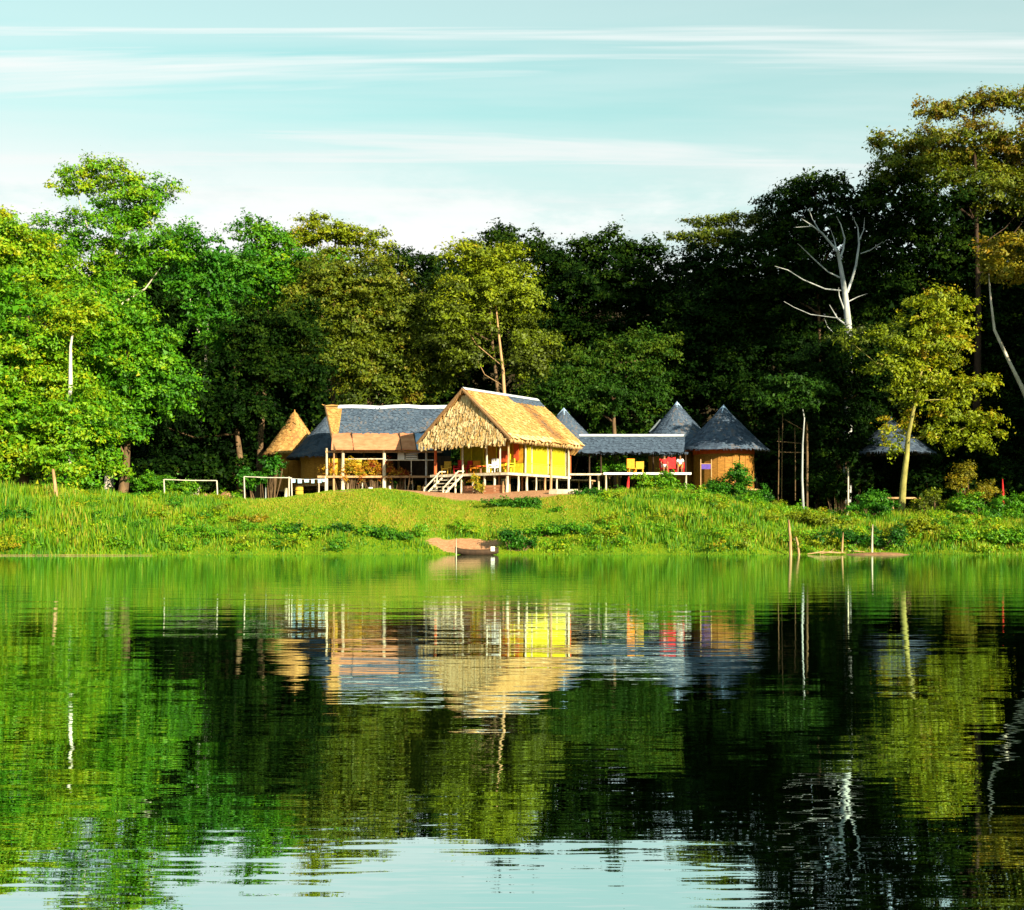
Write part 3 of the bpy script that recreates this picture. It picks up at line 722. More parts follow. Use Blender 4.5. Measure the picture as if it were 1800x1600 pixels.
def cone(mb, c, r, z0, z1, courses, tone_fn, g, n=64, rag=0.15, rtop=0.12, sides=None):
    cx, cy = c
    sl = math.hypot(r, z1 - z0)
    def prof(s): return r + (rtop - r) * (s ** 0.93 if s > 0 else s)
    def pt(s, w, off=0):
        q = prof(s) + off
        return Vector((cx + math.cos(w) * q, cy + math.sin(w) * q, z0 + (z1 - z0) * s))
    for k in range(courses):
        s0, s1 = k / courses, min(1.0, (k + 1.35) / courses)
        lows = [s0 + g.uniform(-rag, rag * .5) / sl for _ in range(n)]; lift = [.015 + g.uniform(0, .05) for _ in range(n)]
        for i in range(n):
            j = (i + 1) % n
            w0, w1 = 2 * math.pi * i / n, 2 * math.pi * (i + 1) / n
            a, b = pt(lows[i], w0, lift[i]), pt(lows[j], w1, lift[j])
            c_, d = pt(s1, w1, 0), pt(s1, w0, 0)
            tn = tone_fn((w0 + w1) / 2, s0, g)
            mb.quad(a, b, c_, d, tn)
            mb.quad(pt(lows[i] + .008, w0, -.10), pt(lows[j] + .008, w1, -.10), b, a, tn - .12)
    # underside
    for i in range(n):
        w0, w1 = 2 * math.pi * i / n, 2 * math.pi * (i + 1) / n
        mb.quad(pt(0.0, w1, -.12), pt(0.0, w0, -.12), pt(.97, w0, -.05), pt(.97, w1, -.05), .3)
def fringe(mb, a, b, n, ln, g, tone, out=(0, 0, 0)):
    a, b = Vector(a), Vector(b); d = (b - a).normalized()
    for i in range(n):
        p = a.lerp(b, g.random()); w = g.uniform(.02, .06); l = ln * g.uniform(.4, 1.2)
        q = p + Vector((g.uniform(-.05, .05), g.uniform(-.05, .05), -l)) + Vector(out) * l
        mb.tri(p - d * w, p + d * w, q, tone + g.uniform(-.15, .12))

# ------------------------------------------------------------------ main hut
PHI = math.radians(35)
U = Vector((math.sin(PHI), math.cos(PHI), 0)); VV = Vector((-math.cos(PHI), math.sin(PHI), 0))
B0 = Vector((-0.1, 90.0, 0))
def H(a, b, z): 
    p = B0 + VV * a + U * b
    return Vector((p.x, p.y, z))
W_, L_ = 8.3, 9.6
ZE, ZR, ZF = 7.87, 11.5, 5.62
g = random.Random(21)
hut = tag(empty('thatched_hut', H(4.15, 4.8, gz(*H(4.15, 4.8, 0).xy))), 'golden thatched stilt hut with yellow walls and open front porch', 'hut')
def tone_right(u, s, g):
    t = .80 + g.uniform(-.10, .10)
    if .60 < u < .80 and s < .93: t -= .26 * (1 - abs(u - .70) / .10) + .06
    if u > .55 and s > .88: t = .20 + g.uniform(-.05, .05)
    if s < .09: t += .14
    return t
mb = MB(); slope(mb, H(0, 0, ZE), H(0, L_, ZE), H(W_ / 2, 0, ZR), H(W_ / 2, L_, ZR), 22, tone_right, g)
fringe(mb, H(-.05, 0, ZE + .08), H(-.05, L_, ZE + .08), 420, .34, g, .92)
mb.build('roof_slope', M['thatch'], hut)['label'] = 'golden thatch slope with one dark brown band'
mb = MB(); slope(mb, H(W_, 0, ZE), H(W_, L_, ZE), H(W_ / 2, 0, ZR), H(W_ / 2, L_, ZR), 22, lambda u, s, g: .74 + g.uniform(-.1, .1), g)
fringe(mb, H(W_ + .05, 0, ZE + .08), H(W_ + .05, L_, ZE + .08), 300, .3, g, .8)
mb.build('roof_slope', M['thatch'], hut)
# front gable: rows of hanging palm leaves, edges curling
mb = MB()
rows = 21
for k in range(rows):
    z = ZR - .35 - (ZR - .35 - ZE + .02) * (k / (rows - 1))
    half = (W_ / 2 - .15) * (ZR - z) / (ZR - ZE) - .05
    n = max(2, int(half * 2 / .095))
    for i in range(n):
        a = W_ / 2 - half + 2 * half * (i + .5) / n + g.uniform(-.06, .06)
        w = g.uniform(.04, .11); l = g.uniform(.30, .55)
        bb = .16 - .42 * k / (rows - 1)
        curl = g.uniform(.02, .17)
        z0 = z + g.uniform(-.07, .09)
        tilt = g.uniform(-.16, .16)
        tn = 1.0 + g.uniform(-.20, .10)
        mb.quad(H(a - w, bb, z0), H(a + w, bb + g.uniform(-.04, .04), z0 + g.uniform(-.03, .03)),
                H(a + w * .8 + tilt, bb - curl, z0 - l), H(a - w * .8 + tilt, bb - curl + g.uniform(-.06, .04), z0 - l + g.uniform(-.07, .05)), tn)
mb.quad(H(.2, .3, ZE), H(W_ - .2, .3, ZE), H(W_ / 2 + .05, .3, ZR - .1), H(W_ / 2 - .05, .3, ZR - .1), .45)
fringe(mb, H(.2, -.26, ZE + .05), H(W_ - .2, -.26, ZE + .05), 260, .36, g, .95)
mb.build('gable_thatch', M['thatch'], hut)['label'] = 'shaggy pale palm-leaf gable facing the river'
# verge poles along the front edges of the roof
for s in (0, 1):
    mb = MB(); a0 = -.05 if s == 0 else W_ + .05
    pts = [H(a0 + (W_ / 2 - a0) * t, -.12, ZE + .02 + (ZR + .1 - ZE) * t) for t in (0, .25, .5, .75, 1)]
    mb.path(pts, [.11, .13, .13, .13, .11], 7)
    for t in range(60):
        q = pts[0].lerp(pts[-1], g.random()); mb.tri(q + Vector((.05, 0, .05)), q - Vector((.05, 0, -.05)), q + Vector((g.uniform(-.1, .1), -.1, -g.uniform(.1, .3))), .5)
    o = mb.build('verge', M['thatch'], hut)
mb = MB()
for s in (-1, 1):
    mb.quad(H(W_ / 2, -.1, ZR + .30), H(W_ / 2, L_, ZR + .30), H(W_ / 2 + s * .24, L_, ZR + .10), H(W_ / 2 + s * .24, -.1, ZR + .10))
mb.build('ridge_cap', M['ridge_white'], hut)
# back gable wall
mb = MB(); mb.quad(H(.3, L_ - .3, ZE), H(W_ - .3, L_ - .3, ZE), H(W_ / 2, L_ - .3, ZR - .05), H(W_ / 2, L_ - .3, ZR - .05) + Vector((.01, 0, 0)), .5)
mb.build('gable_thatch', M['thatch'], hut)
# deck: planks across
fr = (.75, 7.6, .7, 8.9)                 # a0,a1,b0,b1
np_ = 24
for i in range(np_):
    b0 = fr[2] + (fr[3] - fr[2]) * i / np_; b1 = fr[2] + (fr[3] - fr[2]) * (i + 1) / np_ - .02
    mb = MB(); mb.obox(H(fr[0], b0, ZF - .06), H(fr[1], b0, ZF) - H(fr[0], b0, ZF), H(fr[0], b1, ZF) - H(fr[0], b0, ZF), (0, 0, .06 + g.uniform(-.008, .008)))
    mb.build('deck_plank', M['deck'], hut)
def beam(name, a0, b0, a1, b1, z, w, h, mat, par):
    mb = MB(); d = H(a1, b1, z) - H(a0, b0, z); nrm = Vector((-d.y, d.x, 0)).normalized() * w
    mb.obox(H(a0, b0, z) - nrm / 2, d, nrm, (0, 0, h)); return mb.build(name, M[mat], par)
beam('deck_beam', fr[0] - .1, fr[2] - .06, fr[1] + .1, fr[2] - .06, ZF - .22, .1, .17, 'pole_white', hut)
beam('deck_beam', fr[0] - .06, fr[2], fr[0] - .06, fr[3], ZF - .22, .1, .17, 'pole_white', hut)
beam('deck_beam', fr[1] + .04, fr[2], fr[1] + .04, fr[3], ZF - .22, .1, .17, 'pole_wood', hut)
beam('eave_beam', .7, .8, 7.6, .8, ZE - .14, .1, .14, 'pole_wood', hut)
beam('eave_beam', .72, .8, .72, 9.0, ZE - .16, .1, .14, 'pole_wood', hut)
def post(name, p, z0, z1, r, mat, par, lean=(0, 0), r1=None):
    mb = MB(); p = Vector((p.x, p.y, 0)); gx = random.Random(int(p.x * 977 + p.y * 131))
    a = p + Vector((0, 0, z0)); b = p + Vector((lean[0], lean[1], z1))
    m = a.lerp(b, .5) + Vector((gx.uniform(-.03, .03), gx.uniform(-.03, .03), 0))
    mb.path([a, m, b], [r, r * .95, r1 or r * .85], 8); return mb.build(name, M[mat], par, smooth=True)
def gp(a, b): return gz(*H(a, b, 0).xy) - .12
# porch posts (floor to eave) and stilts below them
for a, b, mat, r in [(7.45, .9, 'pole_red', .12), (4.9, .9, 'pole_white', .07), (2.7, .9, 'pole_white', .075), (1.55, .9, 'pole_white', .07), (.85, .9, 'pole_wood', .085), (.80, 3.0, 'pole_white', .075), (6.6, 3.0, 'pole_wood', .09)]:
    post('post', H(a, b, 0), ZF, ZE + .35, r, mat, hut)
for a, b, mat, r in [(7.45, .85, 'pole_white', .1), (6.2, .85, 'pole_white', .08), (5.0, .85, 'pole_white', .09), (3.9, .85, 'pole_white', .09), (2.9, .85, 'pole_white', .1), (2.0, .85, 'pole_white', .1), (.9, .85, 'pole_white', .12),
                     (.8, 2.1, 'pole_white', .09), (.8, 3.2, 'pole_white', .1), (.8, 4.4, 'pole_white', .07), (.8, 5.6, 'pole_wood', .09), (.8, 7.2, 'pole_white', .07),
                     (3.5, 3.5, 'pole_wood', .09), (5.5, 3.5, 'pole_wood', .09), (2.2, 3.0, 'pole_wood', .09), (7.4, 4.5, 'pole_wood', .09), (3.5, 6.5, 'pole_wood', .09), (6, 7, 'pole_wood', .09)]:
    post('stilt', H(a, b, 0), gp(a, b), ZF - .07, r, mat, hut)
# full-height posts on the long right side
post('post', H(.62, 6.1, 0), gp(.62, 6.1), ZE + .25, .10, 'pole_wood', hut)
post('post', H(.62, 8.55, 0), gp(.62, 8.55), ZE + .2, .09, 'pole_white', hut)
post('post', H(1.0, 9.3, 0), ZF - .1, ZE + .2, .12, 'pole_red', hut)
# walls: panels of screen over wainscot boards, each in its frame
def panel(a0, b0, a1, b1, z0, z1, mat, name, th=.05):
    d = H(a1, b1, 0) - H(a0, b0, 0); nrm = Vector((d.y, -d.x, 0)).normalized() * th
    mb = MB(); mb.obox(H(a0, b0, z0), d, nrm, (0, 0, z1 - z0)); return mb.build(name, M[mat], hut)
ZW, ZT = ZF + .72, ZE + .30
bs = [3.05, 3.9, 6.05, 8.5]
for i in range(3):
    panel(.9, bs[i] + .03, .9, bs[i + 1] - .03, ZF + .02, ZW, 'lime_paint', 'wainscot')
    panel(.92, bs[i] + .04, .92, bs[i + 1] - .04, ZW + .03, ZT, 'mesh_yellow', 'screen_panel', .03)
    panel(.88, bs[i + 1] - .05, .88, bs[i + 1] + .03, ZF + .02, ZT, 'pole_white', 'wall_stud', .08)
panel(.88, 3.0, .88, 8.5, ZW - .03, ZW + .05, 'yellow_paint', 'wall_rail', .08)
as_ = [.95, 2.1, 3.3, 4.5, 5.6, 6.6]
for i in range(5):
    panel(as_[i + 1] - .03, 3.0, as_[i] + .03, 3.0, ZF + .02, ZW, 'yellow_paint', 'wainscot')
    panel(as_[i + 1] - .04, 3.02, as_[i] + .04, 3.02, ZW + .03, ZT, 'mesh_orange' if i in (0, 1) else 'mesh_yellow' if i > 2 else 'mesh_orange', 'screen_panel', .03)
    panel(as_[i + 1] + .04, 2.96, as_[i + 1] - .04, 2.96, ZF + .02, ZT, 'yellow_paint', 'wall_stud', .08)
panel(6.6, 2.97, .95, 2.97, ZT - .3, ZT, 'wall_orange', 'lintel', .05)
o = panel(3.15, 2.93, 2.35, 2.93, ZW + .12, ZW + .95, 'red_paint', 'shutter', .06); o['label'] = 'square red shutter'
panel(1.75, 2.93, 1.3, 2.93, ZW + .2, ZT - .35, 'red_paint', 'shutter', .05)
mb = MB(); mb.obox(H(6.6, 3.1, ZF), H(6.6, 8.6, 0) - H(6.6, 3.1, 0), VV * .06, (0, 0, ZT - ZF)); mb.build('wall', M['wall_orange'], hut)
mb = MB(); mb.obox(H(.95, 8.62, ZF), H(6.6, 8.62, 0) - H(.95, 8.62, 0), U * .06, (0, 0, ZT - ZF)); mb.build('wall', M['wall_orange'], hut)
# hanging awning fringe at the far right corner of the hut
mb = MB()
for i in range(10):
    b0 = 8.7 + i * .09
    mb.quad(H(.1, b0, ZE - .05), H(.1, b0 + .09, ZE - .05), H(.75, b0 + .09, ZE - .62 + g.uniform(-.06, .06)), H(.75, b0, ZE - .62 + g.uniform(-.06, .06)), .75)
mb.build('thatch_skirt', M['thatch'], hut)
# stairs
st = tag(empty('porch_stairs', H(5.6, -.3, gp(5.6, -.3))), 'pale wooden stairs with slanting handrails up to the porch', 'stairs')
zg = gp(5.6, -1.0) + .1
for k in range(5):
    t = (k + .5) / 5.5
    mb = MB(); z = zg + (ZF - zg) * t; b = -1.35 + 2.0 * t
    mb.obox(H(4.75, b, z), H(6.35, b, 0) - H(4.75, b, 0), U * .3, (0, 0, .06)); mb.build('tread', M['pole_white'], st)
for a in (4.7, 6.4):
    mb = MB(); mb.path([H(a, -1.5, zg - .1), H(a, .65, ZF - .12)], .075, 6); mb.build('stringer', M['pole_white'], st)
    mb = MB(); mb.path([H(a, -1.75, zg + .25), H(a, -.6, zg + 1.05), H(a, .1, ZF + .12), H(a, .75, ZF + .16)], .055, 7); mb.build('handrail', M['pole_white'], st, smooth=True)
    post('newel', H(a, -1.7, 0), zg - .15, zg + .42, .08, 'pole_white', st); post('newel', H(a, -.25, 0), zg - .15, ZF + .02, .08, 'pole_white', st)
# low plank box in front of the porch
bx = tag(empty('plank_planter', H(2.6, -.2, gp(2.6, -.2))), 'low orange plank box on the clay under the porch edge', 'planter')
for k in range(3):
    mb = MB(); mb.obox(H(.7, .2, gp(2, .2) + .12 + k * .21), H(4.4, .2, 0) - H(.7, .2, 0), U * .05, (0, 0, .19)); mb.build('plank', M['panel_rust'], bx)
for a in (.75, 2.5, 4.35):
    post('stake', H(a, .15, 0), gp(a, .15), gp(a, .15) + .95, .05, 'pole_wood', bx)
# stone slab by the yard
for i, (px, py, w, d, h, lab) in enumerate([(990, 869, 1.9, .9, .28, 'pale flat stone slab at the right end of the clay yard'), (1012, 874, 1.0, .6, .22, 'small pale stone block beside the flat stone slab')]):
    p = at(px, py, 88.5); z = gz(p.x, p.y)
    mb = MB(); gg = random.Random(i)
    n = 9
    ring = [(math.cos(6.283 * k / n) * w / 2 * gg.uniform(.85, 1.1), math.sin(6.283 * k / n) * d / 2 * gg.uniform(.85, 1.1)) for k in range(n)]
    k0 = len(mb.v); mb.v += [(p.x + q[0] * 1.05, p.y + q[1] * 1.05, z - .1) for q in ring] + [(p.x + q[0], p.y + q[1], z + h * gg.uniform(.85, 1)) for q in ring]
    for k in range(n): mb.f.append((k0 + k, k0 + (k + 1) % n, k0 + n + (k + 1) % n, k0 + n + k)); mb.t.append(None)
    mb.f.append(tuple(k0 + n + k for k in range(n))); mb.t.append(None)
    tag(mb.build('stone_slab', M['stone'], base=(p.x, p.y, z)), lab, 'stone')
# porch furniture
def chair(a, b, rot, mat, label, armrest=True, hb=.95):
    p = H(a, b, ZF + .012)
    root = tag(empty('porch_chair', p), label, 'chair', 'chairs on the porch')
    m = Matrix.Rotation(-PHI + rot, 3, 'Z')
    def bx_(name, c, s):
        mb = MB(); mb.box(p + m @ Vector(c), s, m); mb.build(name, M[mat], root)
    bx_('seat', (0, 0, .42), (.56, .54, .10)); bx_('backrest', (0, .26, .42 + (hb - .36) / 2), (.56, .08, hb - .42))
    for sx in (-1, 1):
        for sy in (-1, 1): bx_('leg', (sx * .24, sy * .23, .19), (.06, .06, .38))
        if armrest: bx_('armrest', (sx * .29, 0, .62), (.07, .5, .06)); bx_('arm_post', (sx * .29, -.22, .53), (.05, .05, .16))
    return root
chair(6.9, 1.5, .2, 'wicker', 'yellow wicker chair at the left end of the porch')
chair(6.2, 2.1, -.1, 'red_cloth', 'red armchair left of the yellow wall on the porch', hb=1.05)
chair(5.55, 2.3, -.3, 'red_cloth', 'second red armchair, next to the yellow screen wall', hb=1.0)
chair(4.6, 2.0, .1, 'orange_cloth', 'orange porch chair in front of the left screen panels')
chair(3.85, 2.2, -.1, 'yellow_paint', 'bright yellow chair between the orange and white chairs')
chair(3.0, 2.1, .1, 'white_cloth', 'white porch chair below the red shutter', hb=1.05)
chair(1.75, 2.2, .1, 'orange_cloth', 'orange porch chair at the right end of the porch')
chair(1.2, 1.6, -.5, 'yellow_paint', 'bright yellow chair beside the right front post')
# small round table
p = H(3.6, 1.35, ZF + .012); tb = tag(empty('porch_table', p), 'low red-brown round table among the porch chairs', 'table')
mb = MB(); mb.path([p + Vector((0, 0, .45)), p + Vector((0, 0, .52))], .42, 16); mb.build('tabletop', M['red_paint'], tb)
mb = MB(); mb.path([p, p + Vector((0, 0, .45))], .06, 8); mb.build('leg', M['deck'], tb)

# ------------------------------------------------------------------ long hall
g = random.Random(33)
YE, YR = 98.5, 102.0
XL, XR = -14.75, -5.0
ZHE, ZHR, ZHF = 7.62, 11.2, 5.68
hall = tag(empty('long_hall', (-10, 101, gz(-10, 101))), 'long open hall on white posts with blue-grey roof and rust-coloured eave panels', 'hall')
XB = -13.5
def xl(s): return -13.55 - 1.3 * s
def tone_hall_shaded(u, s, g): return .17 + g.uniform(-.10, .10) + .05 * math.sin(u * 9) * math.sin(s * 5)  # shadow on the upper roof, put into a blue-grey tone
def tone_hall_lit(u, s, g): return .74 + g.uniform(-.08, .08)  # sunlit left strip, its light put into a straw tone
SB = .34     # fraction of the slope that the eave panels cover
def hp(x, s): return Vector((x, YE + (YR - YE) * s, ZHE + (ZHR - ZHE) * s))
mb = MB(); slope(mb, hp(XB, SB), hp(XR, SB), hp(XB, 1), hp(XR, 1), 15, tone_hall_shaded, g); mb.build('roof_slope', M['thatch'], hall)['label'] = 'upper roof with its shade put into a blue-grey colour'
mb = MB(); slope(mb, hp(xl(SB * .9), SB * .9), hp(XB - .004, SB * .9), hp(xl(1), 1), hp(XB - .004, 1), 13, tone_hall_lit, g, seg=.2); mb.build('roof_edge', M['thatch'], hall)['label'] = 'left-end strip of the roof, sunlight put into its straw colour'
mb = MB(); slope(mb, (XL, 2 * YR - YE, ZHE), (XR, 2 * YR - YE, ZHE), (XL, YR, ZHR), (XR, YR, ZHR), 10, tone_hall_shaded, g); mb.build('roof_slope', M['thatch'], hall)
xs_ = [-13.95, -12.45, -8.75, -7.6, -6.3]
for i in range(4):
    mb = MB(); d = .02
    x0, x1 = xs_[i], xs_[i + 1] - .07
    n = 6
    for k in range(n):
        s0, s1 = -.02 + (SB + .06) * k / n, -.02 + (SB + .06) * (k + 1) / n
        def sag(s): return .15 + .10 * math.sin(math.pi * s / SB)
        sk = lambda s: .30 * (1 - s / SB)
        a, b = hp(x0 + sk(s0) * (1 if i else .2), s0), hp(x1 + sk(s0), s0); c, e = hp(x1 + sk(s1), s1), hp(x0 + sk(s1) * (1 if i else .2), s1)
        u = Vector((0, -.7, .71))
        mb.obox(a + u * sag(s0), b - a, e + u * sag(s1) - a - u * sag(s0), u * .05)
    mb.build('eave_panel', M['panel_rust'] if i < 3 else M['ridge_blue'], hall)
for i in (1, 2, 3, 4):
    mb = MB(); mb.path([hp(xs_[i] + .26, 0) + Vector((0, -.15, .06)), hp(xs_[i] - .02, SB) + Vector((0, -.2, .22))], .06, 6); mb.build('rafter', M['wood_dark'], hall)
mb = MB()
for s in (-1, 1):
    for k in range(8):
        x0, x1 = XL + .9 + (XR - XL - .9) * k / 8, XL + .9 + (XR - XL - .9) * (k + 1) / 8
        zz = lambda x: ZHR + .28 + .04 * math.sin(x * 1.3) + .03 * math.sin(x * 3.7)
        mb.quad((x0, YR, zz(x0)), (x1, YR, zz(x1)), (x1, YR + s * .34, zz(x1) - .30), (x0, YR + s * .34, zz(x0) - .30))
mb.build('ridge_cap', M['ridge_white'], hall)
mb = MB(); mb.path([(XL - .4, YR, ZHR + .34), (XL - .1, YR, ZHR + .20), (XL + .4, YR, ZHR + .24), (XL + 1.2, YR, ZHR + .20)], [.02, .06, .09, .06], 8); mb.t = [.72] * len(mb.t); mb.build('ridge_end', M['thatch'], hall, smooth=True)
mb = MB(); mb.path([hp(xl(0) - .05, -.02) + Vector((0, -.15, .1)), hp(xl(.5) - .08, .5) + Vector((0, -.15, .2)), hp(xl(1) - .05, 1) + Vector((0, -.1, .25))], [.09, .07, .06], 7); mb.build('verge', M['bark_brown'], hall)
mb = MB(); mb.tri((XL + 1.2, YE + .3, ZHE + .1), (XL + .2, 2 * YR - YE - .3, ZHE + .1), (XL + .1, YR, ZHR - .05)); mb.build('gable_wall', M['wood_dark'], hall)
# hall frame
def hpost(name, px, py0, py1, Y, r, mat, par=hall):
    a, b = at(px, py0, Y), at(px, py1, Y); z0 = min(a.z, gz(a.x, Y) - .1)
    return post(name, Vector((a.x, Y, 0)), z0, b.z, r, mat, par)
for px, r, mat in [(574, .11, 'pole_white'), (587, .09, 'pole_wood'), (603, .15, 'pole_white'), (675, .16, 'pole_white'), (749, .08, 'metal')]:
    hpost('post', px, 880, 788, 98.9, r, mat)
for px in (592, 640, 700, 750):
    hpost('post', px, 880, 780, 104.6, .10, 'pole_wood')
for px, r in [(637, .07), (655, .05), (664, .06), (685, .05), (712, .06), (725, .05), (560, .06), (612, .05)]:
    hpost('stilt', px, 880, 838, 99.6, r, 'pole_white')
mb = MB(); mb.obox((-15.0, 98.8, ZHF - .12), (9.6, 0, 0), (0, 6.0, 0), (0, 0, .12)); mb.build('deck', M['wood_dark'], hall)
mb = MB(); mb.obox((-15.0, 98.7, ZHF - .14), (9.6, 0, 0), (0, .09, 0), (0, 0, .16)); mb.build('deck_beam', M['pole_wood'], hall)
mb = MB(); mb.obox((-14.4, 98.8, ZHE - .14), (9.0, 0, 0), (0, .12, 0), (0, 0, .14)); mb.build('eave_beam', M['pole_wood'], hall)
mb = MB(); mb.obox((-14.6, 104.7, ZHF), (9.6, 0, 0), (0, .08, 0), (0, 0, 1.9)); mb.build('back_wall', M['wood_dark'], hall)
for px0, px1, py in [(612, 676, 807), (678, 762, 809)]:
    a, b = at(px0, py, 98.75), at(px1, py, 98.75); mb = MB(); mb.path([a, b], .045, 6); mb.build('rail', M['pole_white'], hall)
for px in (723,):
    a, b = at(px, 836, 98.75), at(px, 809, 98.75); mb = MB(); mb.path([a, b], .04, 6); mb.build('rail_post', M['pole_white'], hall)
# woven half wall at the left bays
for i, (p0, p1) in enumerate([(578, 600), (606, 636)]):
    a, b = at(p0, 836, 99.3), at(p1, 806, 99.3)
    mb = MB(); mb.obox((a.x, 99.3, a.z), (b.x - a.x, 0, 0), (0, .05, 0), (0, 0, b.z - a.z)); mb.build('woven_panel', M['wicker'], hall)
# boards hung under the eave
a, b = at(699, 808, 99.4), at(711, 789, 99.4)
mb = MB(); mb.box(((a.x + b.x) / 2, 99.4, (a.z + b.z) / 2), (b.x - a.x, .04, b.z - a.z)); tag(mb.build('notice_board', M['white_paint'], base=(a.x, 99.4, a.z)), 'plain white board hung under the hall eave', 'board')
a, b = at(713, 808, 99.5), at(734, 789, 99.5)
sh = tag(empty('slatted_shutter', (a.x, 99.5, a.z)), 'pale yellow slatted shutter beside the white board in the hall', 'shutter')
for k in range(5):
    z = a.z + (b.z - a.z) * k / 5; mb = MB(); mb.box(((a.x + b.x) / 2, 99.5, z + .08), (b.x - a.x, .04, .12)); mb.build('slat', M['lime_paint'] if k > 2 else M['white_paint'], sh)
for x in (a.x, b.x):
    mb = MB(); mb.box((x, 99.48, (a.z + b.z) / 2), (.05, .05, b.z - a.z)); mb.build('stile', M['pole_white'], sh)
# ------------------------------------------------------------------ conical huts
def conical(label, px, apex_y, eave_y, r_px, Y, tone, wall=None, cap=None, wall_frac=.66, courses=20, seed=0, door=False, stilts=True):  # low tone values put a roof's shade into its blue-grey colour
    g = random.Random(seed)
    ap, ev = at(px, apex_y, Y), at(px, eave_y, Y)
    r = r_px * pxm(Y)
    x = ap.x
    zb = gz(x, Y)
    root = tag(empty('conical_hut', (x, Y, zb)), label, 'hut', 'conical thatched huts')
    mb = MB(); cone(mb, (x, Y), r, ev.z, ap.z, courses, lambda w, s, gg: tone + gg.uniform(-.12, .12) + .05 * math.sin(w * 3 + s * 4 + seed), g)
    n = 300
    for i in range(n):
        w = g.uniform(0, 6.283); q = Vector((x + math.cos(w) * r, Y + math.sin(w) * r, ev.z + .08)); d = Vector((-math.sin(w), math.cos(w), 0)) * g.uniform(.02, .06)
        mb.tri(q - d, q + d, q + Vector((math.cos(w) * .05, math.sin(w) * .05, -g.uniform(.1, .32))), tone + g.uniform(-.12, .1))
    rf = mb.build('roof', M['thatch'], root); fin_tone = tone
    mb = MB()
    if cap:
        k = 16; rc = r * .17
        for i in range(k):
            w0, w1 = 6.283 * i / k, 6.283 * (i + 1) / k
            j = lambda q: .12 * math.sin(q * 5 + seed)
            zc = ap.z - (ap.z - ev.z) * .17
            mb.tri((x + math.cos(w0) * rc, Y + math.sin(w0) * rc, zc + j(w0)), (x + math.cos(w1) * rc, Y + math.sin(w1) * rc, zc + j(w1)), (x, Y, ap.z + .22))
        mb.build('roof_cap', M[cap], rf)
    else:
        mb.path([(x, Y, ap.z - .15), (x, Y, ap.z + .25)], [.14, .02], 8); mb.t = [fin_tone] * len(mb.t); mb.build('finial', M['thatch'], rf)
    zf = zb + 1.45
    rw = r * wall_frac
    if wall:
        nb = 26
        for i in range(nb):
            w0, w1 = 6.283 * i / nb + .006, 6.283 * (i + 1) / nb - .006
            mb = MB(); c0, s0, c1, s1 = math.cos(w0), math.sin(w0), math.cos(w1), math.sin(w1)
            rr = rw + g.uniform(-.02, .02)
            mb.hexa([(x + c0 * rr, Y + s0 * rr, zf), (x + c1 * rr, Y + s1 * rr, zf), (x + c1 * (rr - .05), Y + s1 * (rr - .05), zf), (x + c0 * (rr - .05), Y + s0 * (rr - .05), zf),
                     (x + c0 * rr, Y + s0 * rr, ev.z + .5), (x + c1 * rr, Y + s1 * rr, ev.z + .5), (x + c1 * (rr - .05), Y + s1 * (rr - .05), ev.z + .5), (x + c0 * (rr - .05), Y + s0 * (rr - .05), ev.z + .5)])
            mb.build('wall_board', M[wall], root)
        mb = MB(); mb.path([(x, Y, ev.z - .34), (x, Y, ev.z + .1)], rw + .05, 26, cap=False); mb.build('wall_band', M['red_paint' if wall == 'wall_olive' else wall], root)
    mb = MB(); mb.path([(x, Y, zf - .12), (x, Y, zf)], rw + .45, 26); mb.build('deck', M['pole_wood'], root)
    for i in range(9):
        w = 6.283 * i / 9 + .3; post('stilt', Vector((x + math.cos(w) * (rw + .25), Y + math.sin(w) * (rw + .25), 0)), zb - .3, zf - .1, .08, 'pole_wood', root)
    return root
conical('sunlit straw-coloured conical hut left of the long hall', 518, 725, 800, 56, 112, .70, 'wall_orange', None, seed=1)
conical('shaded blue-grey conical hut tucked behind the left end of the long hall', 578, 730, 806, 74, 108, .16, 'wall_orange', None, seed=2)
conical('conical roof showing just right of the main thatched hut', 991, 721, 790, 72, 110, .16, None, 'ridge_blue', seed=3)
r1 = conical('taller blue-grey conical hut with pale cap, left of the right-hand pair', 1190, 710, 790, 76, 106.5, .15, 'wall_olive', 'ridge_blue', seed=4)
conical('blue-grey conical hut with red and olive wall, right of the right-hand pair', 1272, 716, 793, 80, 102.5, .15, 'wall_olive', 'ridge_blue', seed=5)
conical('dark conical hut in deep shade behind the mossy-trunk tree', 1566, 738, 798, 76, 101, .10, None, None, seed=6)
# pale sheet patch on the taller right-hand hut
mb = MB(); a = at(1160, 746, 104.5)
w0 = math.radians(180 + 52); 
xr, yr = at(1190, 0, 106.5).x, 106.5
apz, evz, rr = at(0, 710, 106.5).z, at(0, 790, 106.5).z, 76 * pxm(106.5)
def cp(w, s, o=.16): q = rr * (1 - s) + .12 * s + o; return Vector((xr + math.cos(w) * q, yr + math.sin(w) * q, evz + (apz - evz) * s + .05))
wl = math.radians(196)
mb.quad(cp(wl, .47), cp(wl + .22, .45), cp(wl + .20, .62), cp(wl + .02, .64)); mb.quad(cp(wl, .36), cp(wl + .12, .35), cp(wl + .22, .45), cp(wl, .47))
o = mb.build('roof_patch', M['white_cloth'], r1)
